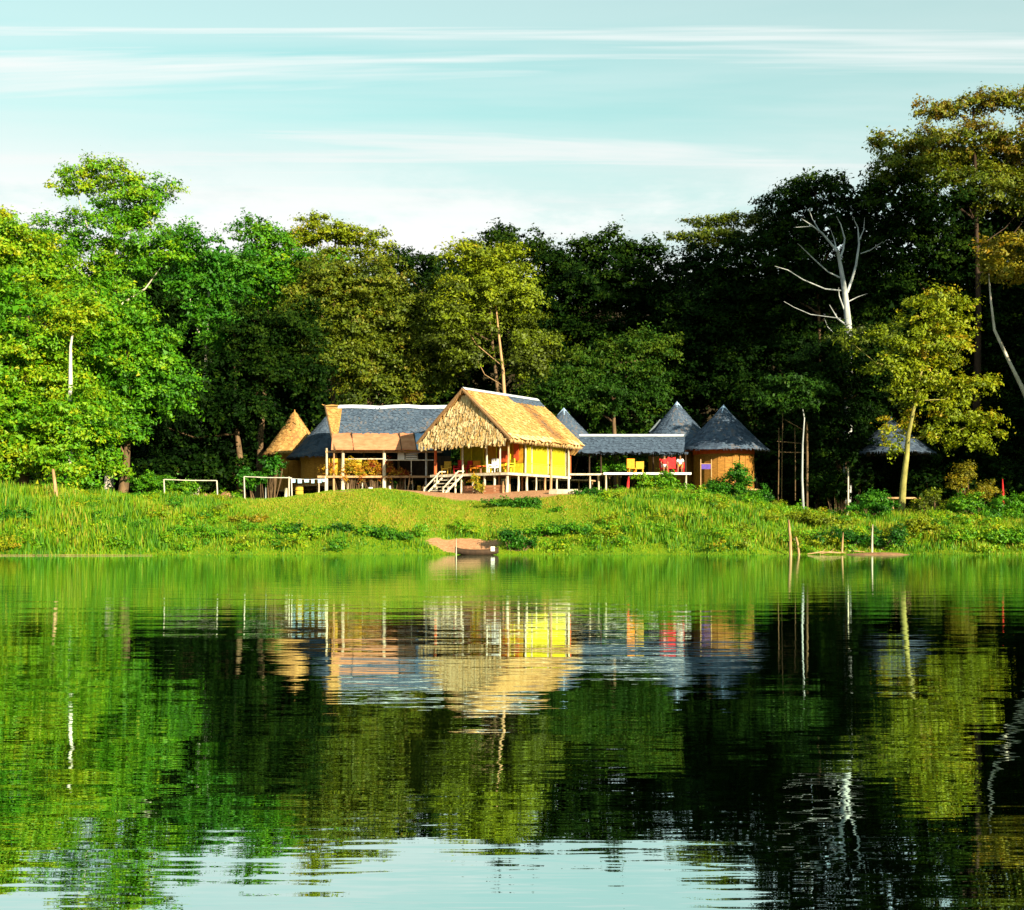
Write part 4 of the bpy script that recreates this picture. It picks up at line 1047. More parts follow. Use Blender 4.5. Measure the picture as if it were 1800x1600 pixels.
# ------------------------------------------------------------------ covered walkway
g = random.Random(44)
wk = tag(empty('covered_walkway', (10, 100.5, gz(10, 100.5))), 'low blue-grey roofed walkway with pale ridge joining the huts', 'walkway')
YW = 100.5
zr, ze = at(0, 771, YW).z, at(0, 797, YW - 1.5).z
x0, x1 = at(1014, 0, YW).x, at(1204, 0, YW).x
for s in (-1, 1):
    mb = MB(); slope(mb, (x0 - .1, YW + s * 1.6, ze), (x1 - .3, YW + s * 1.6, ze), (x0 + .25, YW, zr), (x1, YW, zr), 6, lambda u, q, gg: .12 + gg.uniform(-.06, .06), g)
    fringe(mb, (x0, YW + s * 1.62, ze + .08), (x1, YW + s * 1.62, ze + .08), 200, .2, g, .1); mb.build('roof_slope', M['thatch'], wk)
mb = MB()
for s in (-1, 1): mb.quad((x0 + .2, YW, zr + .34), (x1, YW, zr + .34), (x1, YW + s * .22, zr + .15), (x0 + .2, YW + s * .22, zr + .15))
mb.build('ridge_cap', M['ridge_white'], wk)
for px in (1036, 1056, 1148, 1205):
    hpost('post', px, 870, 792, 99.3, .07, 'wood_dark', wk)
for px in (1050, 1110, 1180):
    hpost('post', px, 870, 792, 101.7, .07, 'wood_dark', wk)
# open deck in front
dk = tag(empty('open_deck', (10.3, 98, gz(10.3, 98))), 'pale-edged open deck on thin stilts where two people sit', 'deck')
YD = 97.0
zd = at(0, 831, YD).z
xa, xb = at(1062, 0, YD).x, at(1214, 0, YD).x
nn = 20
for i in range(nn):
    xx = xa + (xb - xa) * i / nn; mb = MB(); mb.obox((xx, YD + .05, zd - .06), ((xb - xa) / nn - .02, 0, 0), (0, 3.4, 0), (0, 0, .06)); mb.build('deck_plank', M['deck'], dk)
mb = MB(); mb.obox((xa - .05, YD - .05, zd - .15), (xb - xa + .1, 0, 0), (0, .09, 0), (0, 0, .16)); mb.build('edge_beam', M['white_paint'], dk)
for px, r, mat in [(1065, .08, 'pole_white'), (1134, .06, 'pole_white'), (1206, .08, 'pole_white'), (1152, .05, 'metal')]: hpost('stilt', px, 880, 832, YD + .06, r, mat, dk)
for px in (1085, 1130, 1175): hpost('stilt', px, 880, 832, YD + 3, .07, 'pole_wood', dk)
lk = tag(empty('plank_bridge', (5.2, 98.5, gz(5.2, 98.5))), 'short plank bridge between the main hut and the open deck', 'bridge')
za = at(0, 833, 98.5).z
xa2, xb2 = at(1000, 0, 98.5).x, at(1060, 0, 98.5).x
for i in range(9):
    xx = xa2 + (xb2 - xa2) * i / 9; mb = MB(); mb.obox((xx, 98.0, za - .05), ((xb2 - xa2) / 9 - .02, 0, 0), (0, 1.2, 0), (0, 0, .05)); mb.build('plank', M['deck'], lk)
mb = MB(); mb.obox((xa2, 97.93, za - .14), (xb2 - xa2, 0, 0), (0, .06, 0), (0, 0, .14)); mb.build('edge_beam', M['pole_white'], lk)
for px in (1037, 1052): hpost('stilt', px, 880, 834, 98.1, .08, 'pole_white', lk)
mb = MB(); a = at(1103, 862, 95.5); mb.path([a + Vector((0, 0, -.3)), a + Vector((.05, 0, .6)), at(1105, 838, 95.5)], [.12, .10, .05], 8)
tag(mb.build('red_stake', M['red_cloth'], base=(a.x, a.y, a.z - .3), smooth=True), 'short thick red stake before the open deck', 'stake')
# ------------------------------------------------------------------ people and their seats
def skin(name, verts, edges, radii, mat, parent, root_i=0, sub=1):
    me = bpy.data.meshes.new(name); me.from_pydata(verts, edges, []); me.materials.append(M[mat])
    o = bpy.data.objects.new(name, me); COL.objects.link(o)
    if parent: o.parent = parent
    md = o.modifiers.new('skin', 'SKIN'); md.use_smooth_shade = True
    for i, r in enumerate(radii):
        sv = me.skin_vertices[0].data[i]; sv.radius = (r, r); sv.use_root = (i == root_i)
    if sub:
        sm = o.modifiers.new('sub', 'SUBSURF'); sm.levels = sub; sm.render_levels = sub
    return o
def person(p, rz, shirt, shorts, label, lean=0.0):
    root = tag(empty('person', p), label, 'person', 'people sitting on the open deck'); root.rotation_euler = (0, 0, rz)
    v = [(0, 0, .52), (0, .02, .74), (0, .03 - lean * .3, .97), (0, .0 - lean * .5, 1.13), (0, -.02 - lean * .55, 1.22), (0, -.03 - lean * .6, 1.33)]
    r = [.14, .13, .15, .055, .085, .08]; e = [(0, 1), (1, 2), (2, 3), (3, 4), (4, 5)]
    def chain(start, pts, rad):
        k = start
        for q, rr in zip(pts, rad):
            v.append(q); r.append(rr); e.append((k, len(v) - 1)); k = len(v) - 1
        return k
    for s in (-1, 1):
        chain(0, [(s * .11, -.03, .51), (s * .14, -.43, .52), (s * .14, -.47, .12), (s * .15, -.60, .05)], [.095, .068, .045, .04])
        h = chain(2, [(s * .19, .02 - lean * .3, 1.02), (s * .27, -.04 - lean * .3, .78), (s * .20, -.27, .63), (s * .17, -.34, .605)], [.062, .046, .032, .034])
        for f in range(4):
            c = v[h]; fx = (f - 1.5) * .02
            chain(h, [(c[0] + fx, c[1] - .06, c[2] - .005), (c[0] + fx * 1.1, c[1] - .09 + abs(fx) * .3, c[2] - .03)], [.009, .008])
        c = v[h]; chain(h - 0, [(c[0] - s * .045, c[1] - .02, c[2]), (c[0] - s * .055, c[1] - .05, c[2] - .015)], [.010, .009])
    skin('body', v, e, r, 'skin', root)
    tv = [(0, .005, .56), (0, .02, .74), (0, .03 - lean * .3, .97), (0, .015 - lean * .4, 1.06)] ; te = [(0, 1), (1, 2), (2, 3)]; tr = [.165, .16, .18, .10]
    for s in (-1, 1):
        k = len(tv); tv += [(s * .19, .02 - lean * .3, 1.02), (s * .25, -.02 - lean * .3, .86)]; te += [(2, k), (k, k + 1)]; tr += [.085, .075]
    skin('shirt', tv, te, tr, shirt, root)
    sv = [(0, 0, .52)]; se = []; sr = [.17]
    for s in (-1, 1):
        k = len(sv); sv += [(s * .11, -.04, .52), (s * .135, -.32, .53)]; se += [(0, k), (k, k + 1)]; sr += [.12, .095]
    skin('shorts', sv, se, sr, shorts, root)
    hv = [(0, 0 - lean * .6, 1.27), (0, .0 - lean * .6, 1.37), (0, .05 - lean * .55, 1.24)]; skin('hair', hv, [(0, 1), (0, 2)], [.085, .085, .07], 'hair', root)
    hx = MB()
    pz = lambda x, y, z: Vector((x, y - lean * .6, z))
    for s in (-1, 1):
        hx.path([pz(s * .03, -.105, 1.285), pz(s * .03, -.118, 1.285)], .011, 6)
    hx.path([pz(0, -.095, 1.275), pz(0, -.13, 1.25), pz(0, -.10, 1.24)], [.008, .016, .01], 6)
    hx.path([pz(-.025, -.10, 1.215), pz(.025, -.10, 1.215)], .007, 6)
    o = hx.build('face', M['hair'], None); o.parent = root
    return root
def deck_chair(p, rz, mat, label, grp=None, hb=1.1):
    root = tag(empty('deck_chair', p), label, 'chair', grp)
    m = Matrix.Rotation(rz, 3, 'Z')
    def b_(n, c, s):
        mb = MB(); mb.box(p + m @ Vector(c), s, m); mb.build(n, M[mat], root)
    b_('seat', (0, 0, .36), (.60, .55, .07)); b_('backrest', (0, .29, .36 + (hb - .3) / 2), (.62, .07, hb - .36))
    for sx in (-1, 1):
        for sy in (-1, 1): b_('leg', (sx * .26, sy * .24, .16), (.06, .06, .32))
    return root
zd2 = zd + .012
pA = Vector((at(1168, 0, 98).x, 98.1, zd2)); pB = Vector((at(1196, 0, 98).x, 98.1, zd2))
deck_chair(pA, 0.1, 'red_cloth', 'red chair under the person in red on the open deck', 'chairs on the open deck')
deck_chair(pB, -.2, 'red_cloth', 'red chair under the person in white on the open deck', 'chairs on the open deck', hb=.8)
person(pA, 0.1, 'red_cloth', 'white_cloth', 'person in a red top sitting in a chair on the open deck')
person(pB, -.2, 'white_cloth', 'orange_cloth', 'person in a white top and orange shorts bending forward on the open deck', lean=.35)
deck_chair(Vector((at(1182, 0, 99).x, 99.2, zd2)), 0, 'red_cloth', 'empty tall red chair between the two seated people', 'chairs on the open deck', hb=1.3)
deck_chair(Vector((at(1111, 0, 98).x, 98.2, zd2)), .2, 'orange_cloth', 'orange chair at the left half of the open deck', 'chairs on the open deck', hb=1.1)
deck_chair(Vector((at(1125, 0, 98).x, 98.4, zd2)), -.2, 'wicker', 'yellow wicker chair beside the orange chair on the open deck', 'chairs on the open deck', hb=.9)
# blue-purple cloth panel beside the deck
a, b = at(1233, 829, 99.5), at(1249, 812, 99.5)
hc = tag(empty('hanging_cloth', (a.x, 99.5, gz(a.x, 99.5))), 'purple cloth hung over a rail between deck and olive-walled hut', 'cloth')
mb = MB(); mb.box(((a.x + b.x) / 2, 99.5, (a.z + b.z) / 2), (b.x - a.x, .05, (b.z - a.z) * .5)); mb.build('cloth', M['purple'], hc)
for x in (a.x - .06, b.x + .06):
    mb = MB(); mb.path([(x, 99.5, gz(x, 99.5) - .1), (x, 99.5, b.z + .2)], .04, 6); mb.build('upright', M['pole_wood'], hc)
mb = MB(); mb.path([(a.x - .06, 99.5, (a.z + b.z) / 2 + .22), (b.x + .06, 99.5, (a.z + b.z) / 2 + .22)], .03, 6); mb.build('rail', M['pole_wood'], hc)

# ------------------------------------------------------------------ frames, poles, stakes
def pole_frame(label, pxl, pxr, y_top, Y, mat='bark_pale', lean=.0):
    a, b = at(pxl, y_top, Y), at(pxr, y_top + 2, Y)
    za, zb = gz(a.x, Y) - .1, gz(b.x, Y) - .1
    root = tag(empty('goal_posts', (a.x, Y, za)), label, 'frame', 'white pole frames on the lawn')
    for p, z, n in ((a, za, 'upright'), (b, zb, 'upright')):
        mb = MB(); mb.path([(p.x + lean, Y, z), (p.x, Y, p.z)], .048, 8); mb.build(n, M[mat], root)
    mb = MB(); mb.path([a, a.lerp(b, .5) + Vector((0, 0, -.03)), b], .036, 8); mb.build('crossbar', M[mat], root)
pole_frame('white pole frame half hidden in grass at the left', 288, 381, 843, 91.5, lean=.08)
pole_frame('white pole frame on the lawn near the conical huts', 429, 512, 838, 92.5, lean=.06)
def stake(name, label, pts, Y, r, mat, cat='stake', group=None):
    P = [at(a, b, Y) for a, b in pts]
    P[0].z = min(P[0].z, gz(P[0].x, Y) - .1)
    mb = MB(); mb.path(P, r, 8)
    return tag(mb.build(name, M[mat], base=P[0], smooth=True), label, cat, group)
stake('leaning_post', 'weathered leaning post in the reeds at the far left', [(101, 888), (97, 855), (93, 825)], 84, [.14, .12, .10], 'pole_wood', 'post')
stake('river_stake', 'tall pale stake at the waterline on the right', [(1390, 972), (1389, 945), (1386, 914)], 73.6, [.09, .08, .06], 'pole_wood', group='stakes at the waterline')
stake('river_stake', 'short leaning stake beside the tall pale stake', [(1405, 968), (1402, 955), (1399, 944)], 74.2, [.07, .06, .05], 'pole_wood', group='stakes at the waterline')
stake('river_stake', 'thin stake at the left end of the clay bar', [(1480, 968), (1481, 952), (1482, 936)], 74.4, [.06, .05, .03], 'pole_wood', group='stakes at the waterline')
stake('river_stake', 'thin tall stake standing in the middle of the clay bar', [(1533, 970), (1533, 945), (1534, 922)], 73.4, [.06, .05, .03], 'pole_white', group='stakes at the waterline')
stake('river_stake', 'thin mooring stick by the dark canoe', [(802, 985), (802, 965), (802, 946)], 71, [.03, .03, .02], 'pole_white', group='stakes at the waterline')
stake('marker_post', 'small pale post on the bank left of the mossy-trunk tree', [(1489, 905), (1489, 890)], 88, [.08, .06], 'pole_white', 'post')
stake('pole', 'dark pole just right of the thin umbrella tree', [(1419, 870), (1419, 800), (1418, 742)], 97, [.08, .09, .08], 'bark_brown', 'pole')
stake('red_stake', 'slim red stake under the trees at the right edge', [(1763, 892), (1763, 865), (1762, 842)], 93, [.12, .08, .04], 'red_cloth')
stake('pole', 'thin pole standing in the shade left of the mossy-trunk tree', [(1491, 870), (1491, 835), (1491, 822)], 96, [.06, .05, .04], 'pole_white', 'pole')
# scaffold of thin poles
sc = tag(empty('pole_scaffold', at(1390, 870, 99)), 'thin pole scaffold in the shade beside the umbrella tree', 'scaffold')
for pts, n in [([(1374, 880), (1375, 795), (1376, 725)], 'upright'), ([(1368, 880), (1369, 800), (1369, 752)], 'upright'), ([(1398, 880), (1398, 800), (1397, 752)], 'upright'), ([(1366, 776), (1412, 780)], 'crossbar'), ([(1372, 795), (1420, 796)], 'crossbar'), ([(1380, 738), (1412, 756)], 'crossbar')]:
    P = [at(a, b, 99) for a, b in pts]; mb = MB(); mb.path(P, .035, 6); mb.build(n, M['bark_brown'], sc)
# stumps, clay heaps, barrel, buckets under the hall
def heap(name, label, px, py, Y, w, h, mat, cat, seed=0):
    p = at(px, py, Y); z = max(-.04, gz(p.x, Y)); gg = random.Random(seed)
    mb = MB(); n, k = 12, 5
    k0 = len(mb.v)
    for j in range(k):
        t = j / (k - 1)
        rr = math.cos(t * 1.5)
        for i in range(n):
            an = 6.283 * i / n; q = rr * gg.uniform(.85, 1.12)
            mb.v.append((p.x + math.cos(an) * q * w / 2, Y + math.sin(an) * q * w / 2.6, z - .1 + (h + .1) * math.sin(t * 1.5) * gg.uniform(.94, 1.05)))
    for j in range(k - 1):
        for i in range(n):
            mb.f.append((k0 + j * n + i, k0 + j * n + (i + 1) % n, k0 + (j + 1) * n + (i + 1) % n, k0 + (j + 1) * n + i)); mb.t.append(None)
    mb.f.append(tuple(k0 + (k - 1) * n + i for i in range(n))); mb.t.append(None)
    return tag(mb.build(name, M[mat], base=(p.x, Y, z), smooth=True), label, cat)
heap('clay_heap', 'reddish clay heap right of the left pole frame', 397, 882, 91, 1.1, .62, 'mud', 'heap', 1)
heap('clay_heap', 'low clay heap under the left pole frame', 362, 884, 91.2, 1.4, .22, 'mud', 'heap', 2)
stake('stump', 'short pale and red stump under the left pole frame', [(362, 884), (361, 868)], 91.2, [.16, .13], 'pole_wood', 'stump')
stake('stump', 'short pale stump beside the yellow barrel', [(502, 880), (503, 858)], 94.5, [.14, .12], 'pole_white', 'stump')
stake('post_stub', 'thin grey stub in the shade of the right pole frame', [(467, 882), (467, 856)], 94, [.05, .04], 'bark_grey', 'post')
def barrel(label, px, py0, py1, Y, r, mat, name='barrel', cat='barrel'):
    a, b = at(px, py0, Y), at(px, py1, Y); a.z = gz(a.x, Y) - .02; h = max(.25, b.z - a.z)
    root = tag(empty(name, a), label, cat)
    mb = MB(); mb.path([a, a + Vector((0, 0, h * .3)), a + Vector((0, 0, h * .7)), a + Vector((0, 0, h))], [r * .92, r, r, r * .92], 14); mb.build('body', M[mat], root, smooth=False)
    for t in (.05, .34, .66, .95):
        mb = MB(); mb.path([a + Vector((0, 0, h * t)), a + Vector((0, 0, h * t + .04))], r * 1.03, 14); mb.build('hoop', M['wood_dark'], root)
barrel('yellow barrel standing in front of the left conical huts', 526, 876, 855, 95, .30, 'wicker')
barrel('pale green bucket under the left half of the hall', 651, 868, 856, 98.3, .18, 'white_paint', 'bucket', 'bucket')
barrel('yellowish bucket under the right half of the hall', 737, 866, 853, 98.2, .16, 'wicker', 'bucket', 'bucket')
stake('post_stub', 'short white stub post under the hall', [(685, 868), (685, 854)], 98.2, [.10, .10], 'white_paint', 'post')
# leaning red pole at the hall steps
stake('leaning_pole', 'reddish pole leaning against the hall deck', [(716, 868), (721, 834)], 98.4, [.06, .05], 'pole_wood', 'pole')
# washing line with small blue and white cloths
wl_ = tag(empty('washing_line', at(512, 842, 97)), 'washing line with small blue-white cloths left of the hall', 'washing line')
mb = MB(); mb.path([at(508, 841, 97), at(540, 843, 97), at(572, 842, 97)], .012, 5); mb.build('rope', M['white_cloth'], wl_)
for px, w, h in [(516, .28, .26), (527, .3, .3), (539, .34, .24), (550, .22, .3), (562, .26, .28), (569, .18, .2)]:
    p = at(px, 842.5, 97); mb = MB()
    mb.box(p + Vector((0, 0, -h / 2)), (w, .04, h)); mb.build('cloth', M['blue_cloth'], wl_)
for px in (508, 572):
    p = at(px, 838, 97); mb = MB(); mb.path([(p.x, 97, gz(p.x, 97) - .1), p], .05, 7); mb.build('pole', M['pole_white'], wl_)
# ------------------------------------------------------------------ canoe, clay bar, driftwood at the water
def canoe():
    c = at(838, 969, 73.2); c.z = 0.02
    root = tag(empty('canoe', c), 'dark dugout canoe moored at the muddy landing', 'canoe')
    mb = MB(); n = 17; Lh = 1.25
    ring = []
    for i in range(n):
        t = -1 + 2 * i / (n - 1); w = .30 * (1 - abs(t) ** 3) + .02; z = .06 + .16 * abs(t) ** 3
        x = c.x + t * Lh
        k0 = len(mb.v)
        mb.v += [(x, c.y - w, z + .24), (x, c.y - w * .7, z - .06), (x, c.y, z - .12), (x, c.y + w * .7, z - .06), (x, c.y + w, z + .24),
                 (x, c.y + w * .82, z + .22), (x, c.y + w * .5, z), (x, c.y - w * .5, z), (x, c.y - w * .82, z + .22)]
        ring.append(k0)
    for i in range(n - 1):
        for k in range(9):
            mb.f.append((ring[i] + k, ring[i] + (k + 1) % 9, ring[i + 1] + (k + 1) % 9, ring[i + 1] + k)); mb.t.append(None)
    mb.build('hull', M['wood_dark'], root, smooth=True)
    for t in (-.4, .35):
        mb = MB(); mb.box((c.x + t * Lh, c.y, .20), (.16, .5, .03)); mb.build('thwart', M['pole_wood'], root)
    mb = MB(); mb.box((c.x + .92, c.y - .1, .34), (.22, .3, .26)); o = mb.build('motor_box', M['white_paint'], root); o['label'] = 'white box at the stern'
canoe()
heap('clay_bar', 'narrow orange clay bar lying in the water on the right', 1545, 971, 73.2, 4.6, .17, 'mud', 'clay bar', 5)
gg = random.Random(9)
for i, (px, py, Y, w, lab) in enumerate([(1450, 969, 73.6, 1.0, 'pale driftwood branch left of the clay bar'), (1465, 967, 74.0, .8, 'shorter driftwood branch touching the clay bar'), (1500, 964, 74.5, .7, 'driftwood piece on top of the clay bar')]):
    p = at(px, py, Y); p.z = max(.07, gz(p.x, Y) + .06)
    mb = MB(); mb.path([p + Vector((-w, 0, -.03)), p + Vector((-.2, .1, .08)), p + Vector((w * .9, -.1, .02))], [.02, .045, .015], 7); mb.path([p + Vector((-.2, .1, .05)), p + Vector((.1, .1, .28))], [.025, .008], 6)
    tag(mb.build('driftwood', M['pole_wood'], base=p), lab, 'driftwood', 'driftwood by the clay bar')
a = at(0, 977, 70); b = at(268, 977, 70)
mb = MB(); mb.path([Vector((a.x - 3, 69.9, .03)), Vector((a.x + 4, 70.05, .035)), Vector((b.x, 70, .03))], [.010, .016, .008], 7)
tag(mb.build('floating_bamboo', M['pole_wood'], base=(a.x, 70, 0)), 'long pale bamboo pole floating along the left bank', 'bamboo pole')

# ------------------------------------------------------------------ grass, reeds, bushes on the bank
def blades(name, n, xr, yr, hfun, wmul, tone_fn, seed, dens_fn=None, lean=.35):
    g = np.random.default_rng(seed)
    x = g.uniform(*xr, n); y = g.uniform(*yr, n)
    if dens_fn is not None:
        k = g.random(n) < dens_fn(x, y); x, y = x[k], y[k]
    n = len(x)
    z = ground(x, y)
    h = hfun(x, y) * g.uniform(.5, 1.25, n)
    k = h > .03; x, y, z, h = x[k], y[k], z[k], h[k]; n = len(x)
    an = g.uniform(0, 2 * np.pi, n); w = (0.014 + .035 * h) * wmul * g.uniform(.7, 1.3, n)
    dx, dy = np.cos(an) * w, np.sin(an) * w
    la = g.uniform(0, 2 * np.pi, n); ll = h * lean * g.random(n)
    V = np.empty((n, 3, 3))
    V[:, 0] = np.stack([x - dx, y - dy, z - .03], 1); V[:, 1] = np.stack([x + dx, y + dy, z - .03], 1)
    V[:, 2] = np.stack([x + np.cos(la) * ll, y + np.sin(la) * ll, z + h], 1)
    T = np.clip(tone_fn(x, y) + g.normal(0, .22, n), 0, 1)
    return np_mesh(name, V.reshape(-1, 3), np.arange(3 * n).reshape(-1, 3), LEAF['grass'], tone=T)
def lawn_mask(x, y):                         # 1 on the mown lawn before the huts
    px = x / y * FPX + 900
    d = y - shore(x)
    return sstep(380, 520, px) * sstep(1080, 1000, px) * sstep(2.2, 5.0, d + 1.2 * np.sin(x * .6)) 
def pn(x, y, s=1.0, o=0.0):
    return np.sin(x * .9 * s + o) * np.sin(y * 1.3 * s + 1.7 * o) + .6 * np.sin(x * 2.1 * s + y * 1.1 * s + o) 
def reed_h(x, y):
    px = x / y * FPX + 900
    d = y - shore(x)
    left = sstep(420, 120, px); right = sstep(1020, 1300, px)
    h = .30 + .50 * left * (1 - .6 * sstep(82, 90, y) * sstep(180, 260, px)) + .10 * right + .13 * pn(x, y, .8, 2)
    h *= .35 + .65 * sstep(0, 2.0, d)
    return np.maximum(.1, h) * (1 - .93 * lawn_mask(x, y)) * (bare_mask(x, y) < .45)
def tone_g(x, y):
    px = x / y * FPX + 900
    d = y - shore(x)
    return .52 + .13 * pn(x, y, .45, 1) + .12 * lawn_mask(x, y) + .10 * sstep(1300, 1500, px) - .12 * sstep(2.5, 0, d)
o = link('tall_grass', blades('tall_grass', 150000, (-37, 37), (69, 94), reed_h, 1.5, tone_g, 1, lambda x, y: (y - shore(x) > -.25 - .9 * (np.sin(x * 1.9) + .7 * np.sin(x * 4.3 + 1) > .35)) * (1 - .75 * lawn_mask(x, y)) * (np.abs(x) < .43 * y)))
kind(o, 'stuff'); tag(o, 'tall bright green grass and reeds covering the river bank', 'grass')
o = link('lawn_grass', blades('lawn_grass', 130000, (-20, 9), (74, 93), lambda x, y: .09 + .03 * pn(x, y, 1.5), 2.2, lambda x, y: tone_g(x, y) + .1, 2, lambda x, y: lawn_mask(x, y) * (bare_mask(x, y) < .4)))
kind(o, 'stuff'); tag(o, 'short yellow-green lawn grass in front of the huts', 'grass')

# broad-leaved weeds growing through the bank grass
def weeds():
    g = np.random.default_rng(77)
    n = 1500
    x = g.uniform(-35, 35, n); y = g.uniform(70.5, 92, n)
    d = y - shore(x); px = x / y * FPX + 900
    k = (d > .2) & (np.abs(px - 900) < 960) & (lawn_mask(x, y) < .35) & (bare_mask(x, y) < .25)
    k &= g.random(n) < np.clip(.35 + .45 * pn(x, y, .5, 4), .08, 1)
    x, y = x[k], y[k]
    out = {}
    for xi, yi in zip(x, y):
        r = g.uniform(.18, .55); z = gz(xi, yi) + .28 * r + .18
        sp = g.choice(['bright', 'bright', 'bright', 'emerald', 'yellow'])
        out.setdefault(sp, []).append((xi, yi, z, r * 1.3, r, r * g.uniform(.5, .9), g.uniform(-.05, .3)))
    for sp, lob in out.items():
        V, F, T = leaves_from_lobes(lob, .13, cover=.7, clump=.26, seed=len(lob), tone0=.45, gap=.3, core=False)
        o = link('bank_weeds', np_mesh('bank_weeds', V, F, LEAF[sp], tone=T)); kind(o, 'stuff')
        tag(o, {'bright': 'bright green broad-leaved weeds growing through the bank grass', 'emerald': 'deep green broad-leaved weeds growing through the bank grass', 'yellow': 'yellowish broad-leaved weeds growing through the bank grass'}[sp], 'weeds')
weeds()

def bush(label, spec, Y, species, size=.17, name='bush', tone0=.5, group='bushes on the river bank', cat='bush', lift=9, **kw):
    seedc[0] += 1
    lobes = lobes_px([(q[0], q[1] - lift, q[2], q[3] * 1.15) + tuple(q[4:]) for q in spec], Y)
    cx = sum(l[0] for l in lobes) / len(lobes)
    b = Vector((cx, Y, gz(cx, Y)))
    root = tag(empty(name, b), label, cat, group)
    gg = random.Random(seedc[0])
    big = list(lobes); lobes = []
    for l in big:
        for k in range(4):
            lobes.append((l[0] + gg.uniform(-.7, .7) * l[3], l[1] + gg.uniform(-.5, .5) * l[4], l[2] + gg.uniform(-.5, .55) * l[5], l[3] * gg.uniform(.35, .62), l[4] * .55, l[5] * gg.uniform(.4, .75), l[6] + gg.uniform(-.12, .15)))
    mb = MB()
    for l in lobes:
        c = Vector(l[:3])
        for k in range(2):
            q = Vector((l[0] * .6 + cx * .4 + gg.uniform(-.2, .2), Y, 0)); q.z = gz(q.x, q.y) - .08
            mb.path([q, q.lerp(c, .6) + Vector((gg.uniform(-.1, .1), 0, 0)), c + Vector((gg.uniform(-.2, .2), 0, l[5] * .5))], [.03, .022, .01], 5)
    mb.build('stems', M['bark_brown'], root)
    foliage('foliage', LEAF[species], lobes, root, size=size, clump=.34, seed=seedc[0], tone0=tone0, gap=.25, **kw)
# bushes: right bank
B_ = bush
B_('leafy bush below the open deck, left of the stilts', [(1130, 872, 40, 20), (1100, 890, 40, 18), (1160, 862, 26, 16)], 93, 'bright', tone0=.45)
B_('bright leafy bush right of the open deck', [(1190, 880, 38, 20), (1230, 892, 36, 20)], 92, 'bright', tone0=.5)
B_('tall dark-leaved bush before the olive-walled hut', [(1285, 858, 34, 28), (1262, 880, 28, 22), (1318, 880, 34, 22)], 93, 'emerald', tone0=.6)
B_('wide low bush sloping down from the olive-walled hut', [(1290, 905, 46, 20), (1340, 905, 44, 18), (1240, 915, 40, 18)], 89, 'bright', tone0=.42)
B_('dark green bush at the right end of the clay yard', [(1035, 884, 34, 15), (1060, 900, 26, 12)], 88, 'emerald', tone0=.5)
B_('small dark bush in the lawn below the clay yard', [(905, 893, 40, 8), (935, 900, 24, 8)], 84, 'emerald', tone0=.6)
B_('low bush in the grass right of the lawn', [(1010, 912, 36, 10), (1060, 922, 36, 11)], 83, 'bright', tone0=.3)
B_('dark bush row above the water right of the canoe', [(1000, 945, 50, 12), (1060, 946, 45, 12), (940, 948, 34, 12)], 77.5, 'bright', tone0=.28)
B_('leafy bush above the water in the middle of the right bank', [(1130, 940, 50, 13), (1180, 946, 40, 13)], 78, 'bright', tone0=.35)
B_('shadowed bush at the canoe bow', [(895, 955, 26, 14), (920, 962, 24, 9)], 75, 'emerald', tone0=.45)
B_('dense dark bush beside the foot of the mossy-trunk tree', [(1540, 890, 34, 14), (1560, 905, 34, 12), (1510, 905, 26, 10)], 88, 'emerald', tone0=.55)
B_('olive bush right of the mossy-trunk tree', [(1630, 890, 28, 18), (1655, 905, 30, 14)], 88.5, 'yellow', tone0=.3)
B_('green bush beneath the golden tree', [(1700, 905, 44, 18), (1755, 905, 42, 20), (1800, 900, 40, 20)], 88, 'bright', tone0=.32)
B_('reddish-gold bush in the shade at the right edge', [(1690, 850, 24, 20), (1722, 872, 28, 16), (1700, 830, 14, 10)], 92, 'gold', tone0=.35)
B_('bright waterside bush at the right corner of the bank', [(1690, 955, 44, 14), (1750, 950, 46, 16), (1795, 955, 36, 14)], 77, 'bright', tone0=.5)
B_('olive grassy bush on the lower right bank', [(1640, 945, 34, 14), (1600, 935, 40, 14)], 79.5, 'yellow', tone0=.5)
B_('dark bush hanging over the clay bar', [(1560, 955, 36, 14), (1500, 954, 40, 10), (1440, 954, 30, 9)], 76, 'emerald', tone0=.3)
B_('pale green bush behind the tall river stake', [(1400, 925, 46, 14), (1450, 930, 46, 14), (1350, 935, 44, 14)], 82, 'yellow', tone0=.45)
# bushes: left bank
B_('dark bush on the bank above the left water', [(530, 945, 46, 14), (585, 948, 48, 14), (490, 945, 30, 12)], 77, 'bright', tone0=.2)
B_('low dark bush on the bank left of the landing', [(660, 950, 46, 12), (700, 957, 34, 9)], 76, 'bright', tone0=.22)
B_('leafy bush right behind the left pole frame', [(255, 858, 26, 20), (285, 866, 30, 18), (325, 872, 24, 12)], 93, 'bright', tone0=.35)
B_('dark waterside bush in the left corner', [(30, 925, 38, 18), (75, 945, 34, 14)], 76, 'emerald', tone0=.6)
B_('bright bush in the reeds below the leaning post', [(150, 925, 40, 14), (190, 945, 36, 12)], 77, 'bright', tone0=.4)
B_('small green bush in the left reeds', [(330, 945, 34, 11), (370, 950, 30, 10)], 76, 'bright', tone0=.35)
B_('rusty-tipped bush on the slope left of the lawn', [(450, 925, 40, 8), (420, 932, 30, 8)], 80, 'gold', tone0=.45)
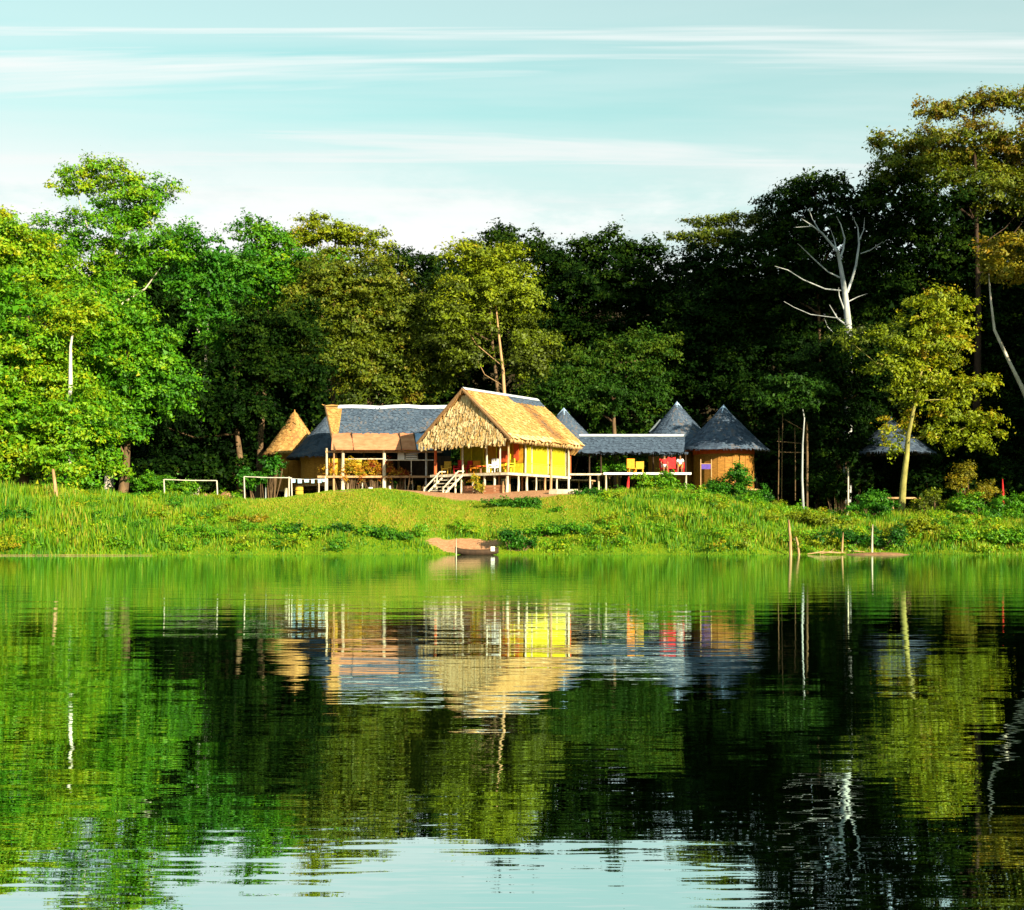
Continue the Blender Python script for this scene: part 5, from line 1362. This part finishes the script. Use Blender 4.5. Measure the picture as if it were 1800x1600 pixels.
# shade plants behind and under the huts
U_ = 'undergrowth behind the huts'
for lab, spec, Y, sp in [
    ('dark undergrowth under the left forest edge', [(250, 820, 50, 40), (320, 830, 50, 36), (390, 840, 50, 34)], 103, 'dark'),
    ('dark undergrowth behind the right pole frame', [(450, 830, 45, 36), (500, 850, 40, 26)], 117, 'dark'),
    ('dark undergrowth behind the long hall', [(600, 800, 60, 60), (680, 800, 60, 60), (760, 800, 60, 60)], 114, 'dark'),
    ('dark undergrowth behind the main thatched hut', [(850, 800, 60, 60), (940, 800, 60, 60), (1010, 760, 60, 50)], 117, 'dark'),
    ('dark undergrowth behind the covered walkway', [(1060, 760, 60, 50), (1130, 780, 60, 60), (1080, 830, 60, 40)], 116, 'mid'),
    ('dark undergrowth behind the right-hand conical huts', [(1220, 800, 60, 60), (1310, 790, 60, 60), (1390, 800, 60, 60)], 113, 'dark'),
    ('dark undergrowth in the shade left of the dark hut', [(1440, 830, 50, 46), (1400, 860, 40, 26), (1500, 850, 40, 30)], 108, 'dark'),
    ('dark undergrowth added as shade over the foot of the bare white tree', [(1492, 850, 34, 32), (1462, 862, 30, 24), (1490, 800, 26, 26)], 99.5, 'dark'),  # plants added to stand in for shade over the trunk base
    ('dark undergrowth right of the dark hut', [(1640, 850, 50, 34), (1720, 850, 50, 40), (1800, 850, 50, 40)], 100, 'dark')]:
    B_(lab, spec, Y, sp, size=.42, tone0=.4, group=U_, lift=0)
B_('dark leafy shrub growing before the left conical huts', [(470, 822, 22, 20), (445, 840, 26, 18), (492, 812, 12, 10)], 101, 'emerald', size=.3, tone0=.4, group=U_, lift=0)
B_('leafy green shrub growing under the walkway roof', [(1085, 818, 20, 14), (1065, 822, 14, 10), (1110, 806, 16, 8)], 101, 'bright', tone0=.3, group=U_, lift=0)
C_ = 'yellow and red shrubs along the hall'
B_('yellow-leaved shrub at the left bay of the hall', [(585, 822, 14, 14), (618, 822, 16, 16), (630, 826, 12, 12)], 99.15, 'croton', size=.13, tone0=.72, group=C_, core=False, lift=0)
B_('red and yellow shrub in the middle of the hall front', [(645, 824, 14, 13), (660, 832, 14, 12), (672, 842, 10, 9)], 99.15, 'croton', size=.13, tone0=.55, group=C_, core=False, lift=0)
B_('red-brown shrub right of the thick hall post', [(690, 830, 12, 9), (706, 834, 11, 7), (684, 818, 8, 9)], 99.15, 'croton', size=.13, tone0=.38, group=C_, core=False, lift=0)
B_('green and yellow potted plant under the porch', [(832, 850, 8, 12), (845, 858, 10, 6)], 91.4, 'croton', size=.14, tone0=.9, group=C_, core=False, lift=0)
import sys; sys.stderr.write('LEAVES %d\n' % LEAFCOUNT[0])
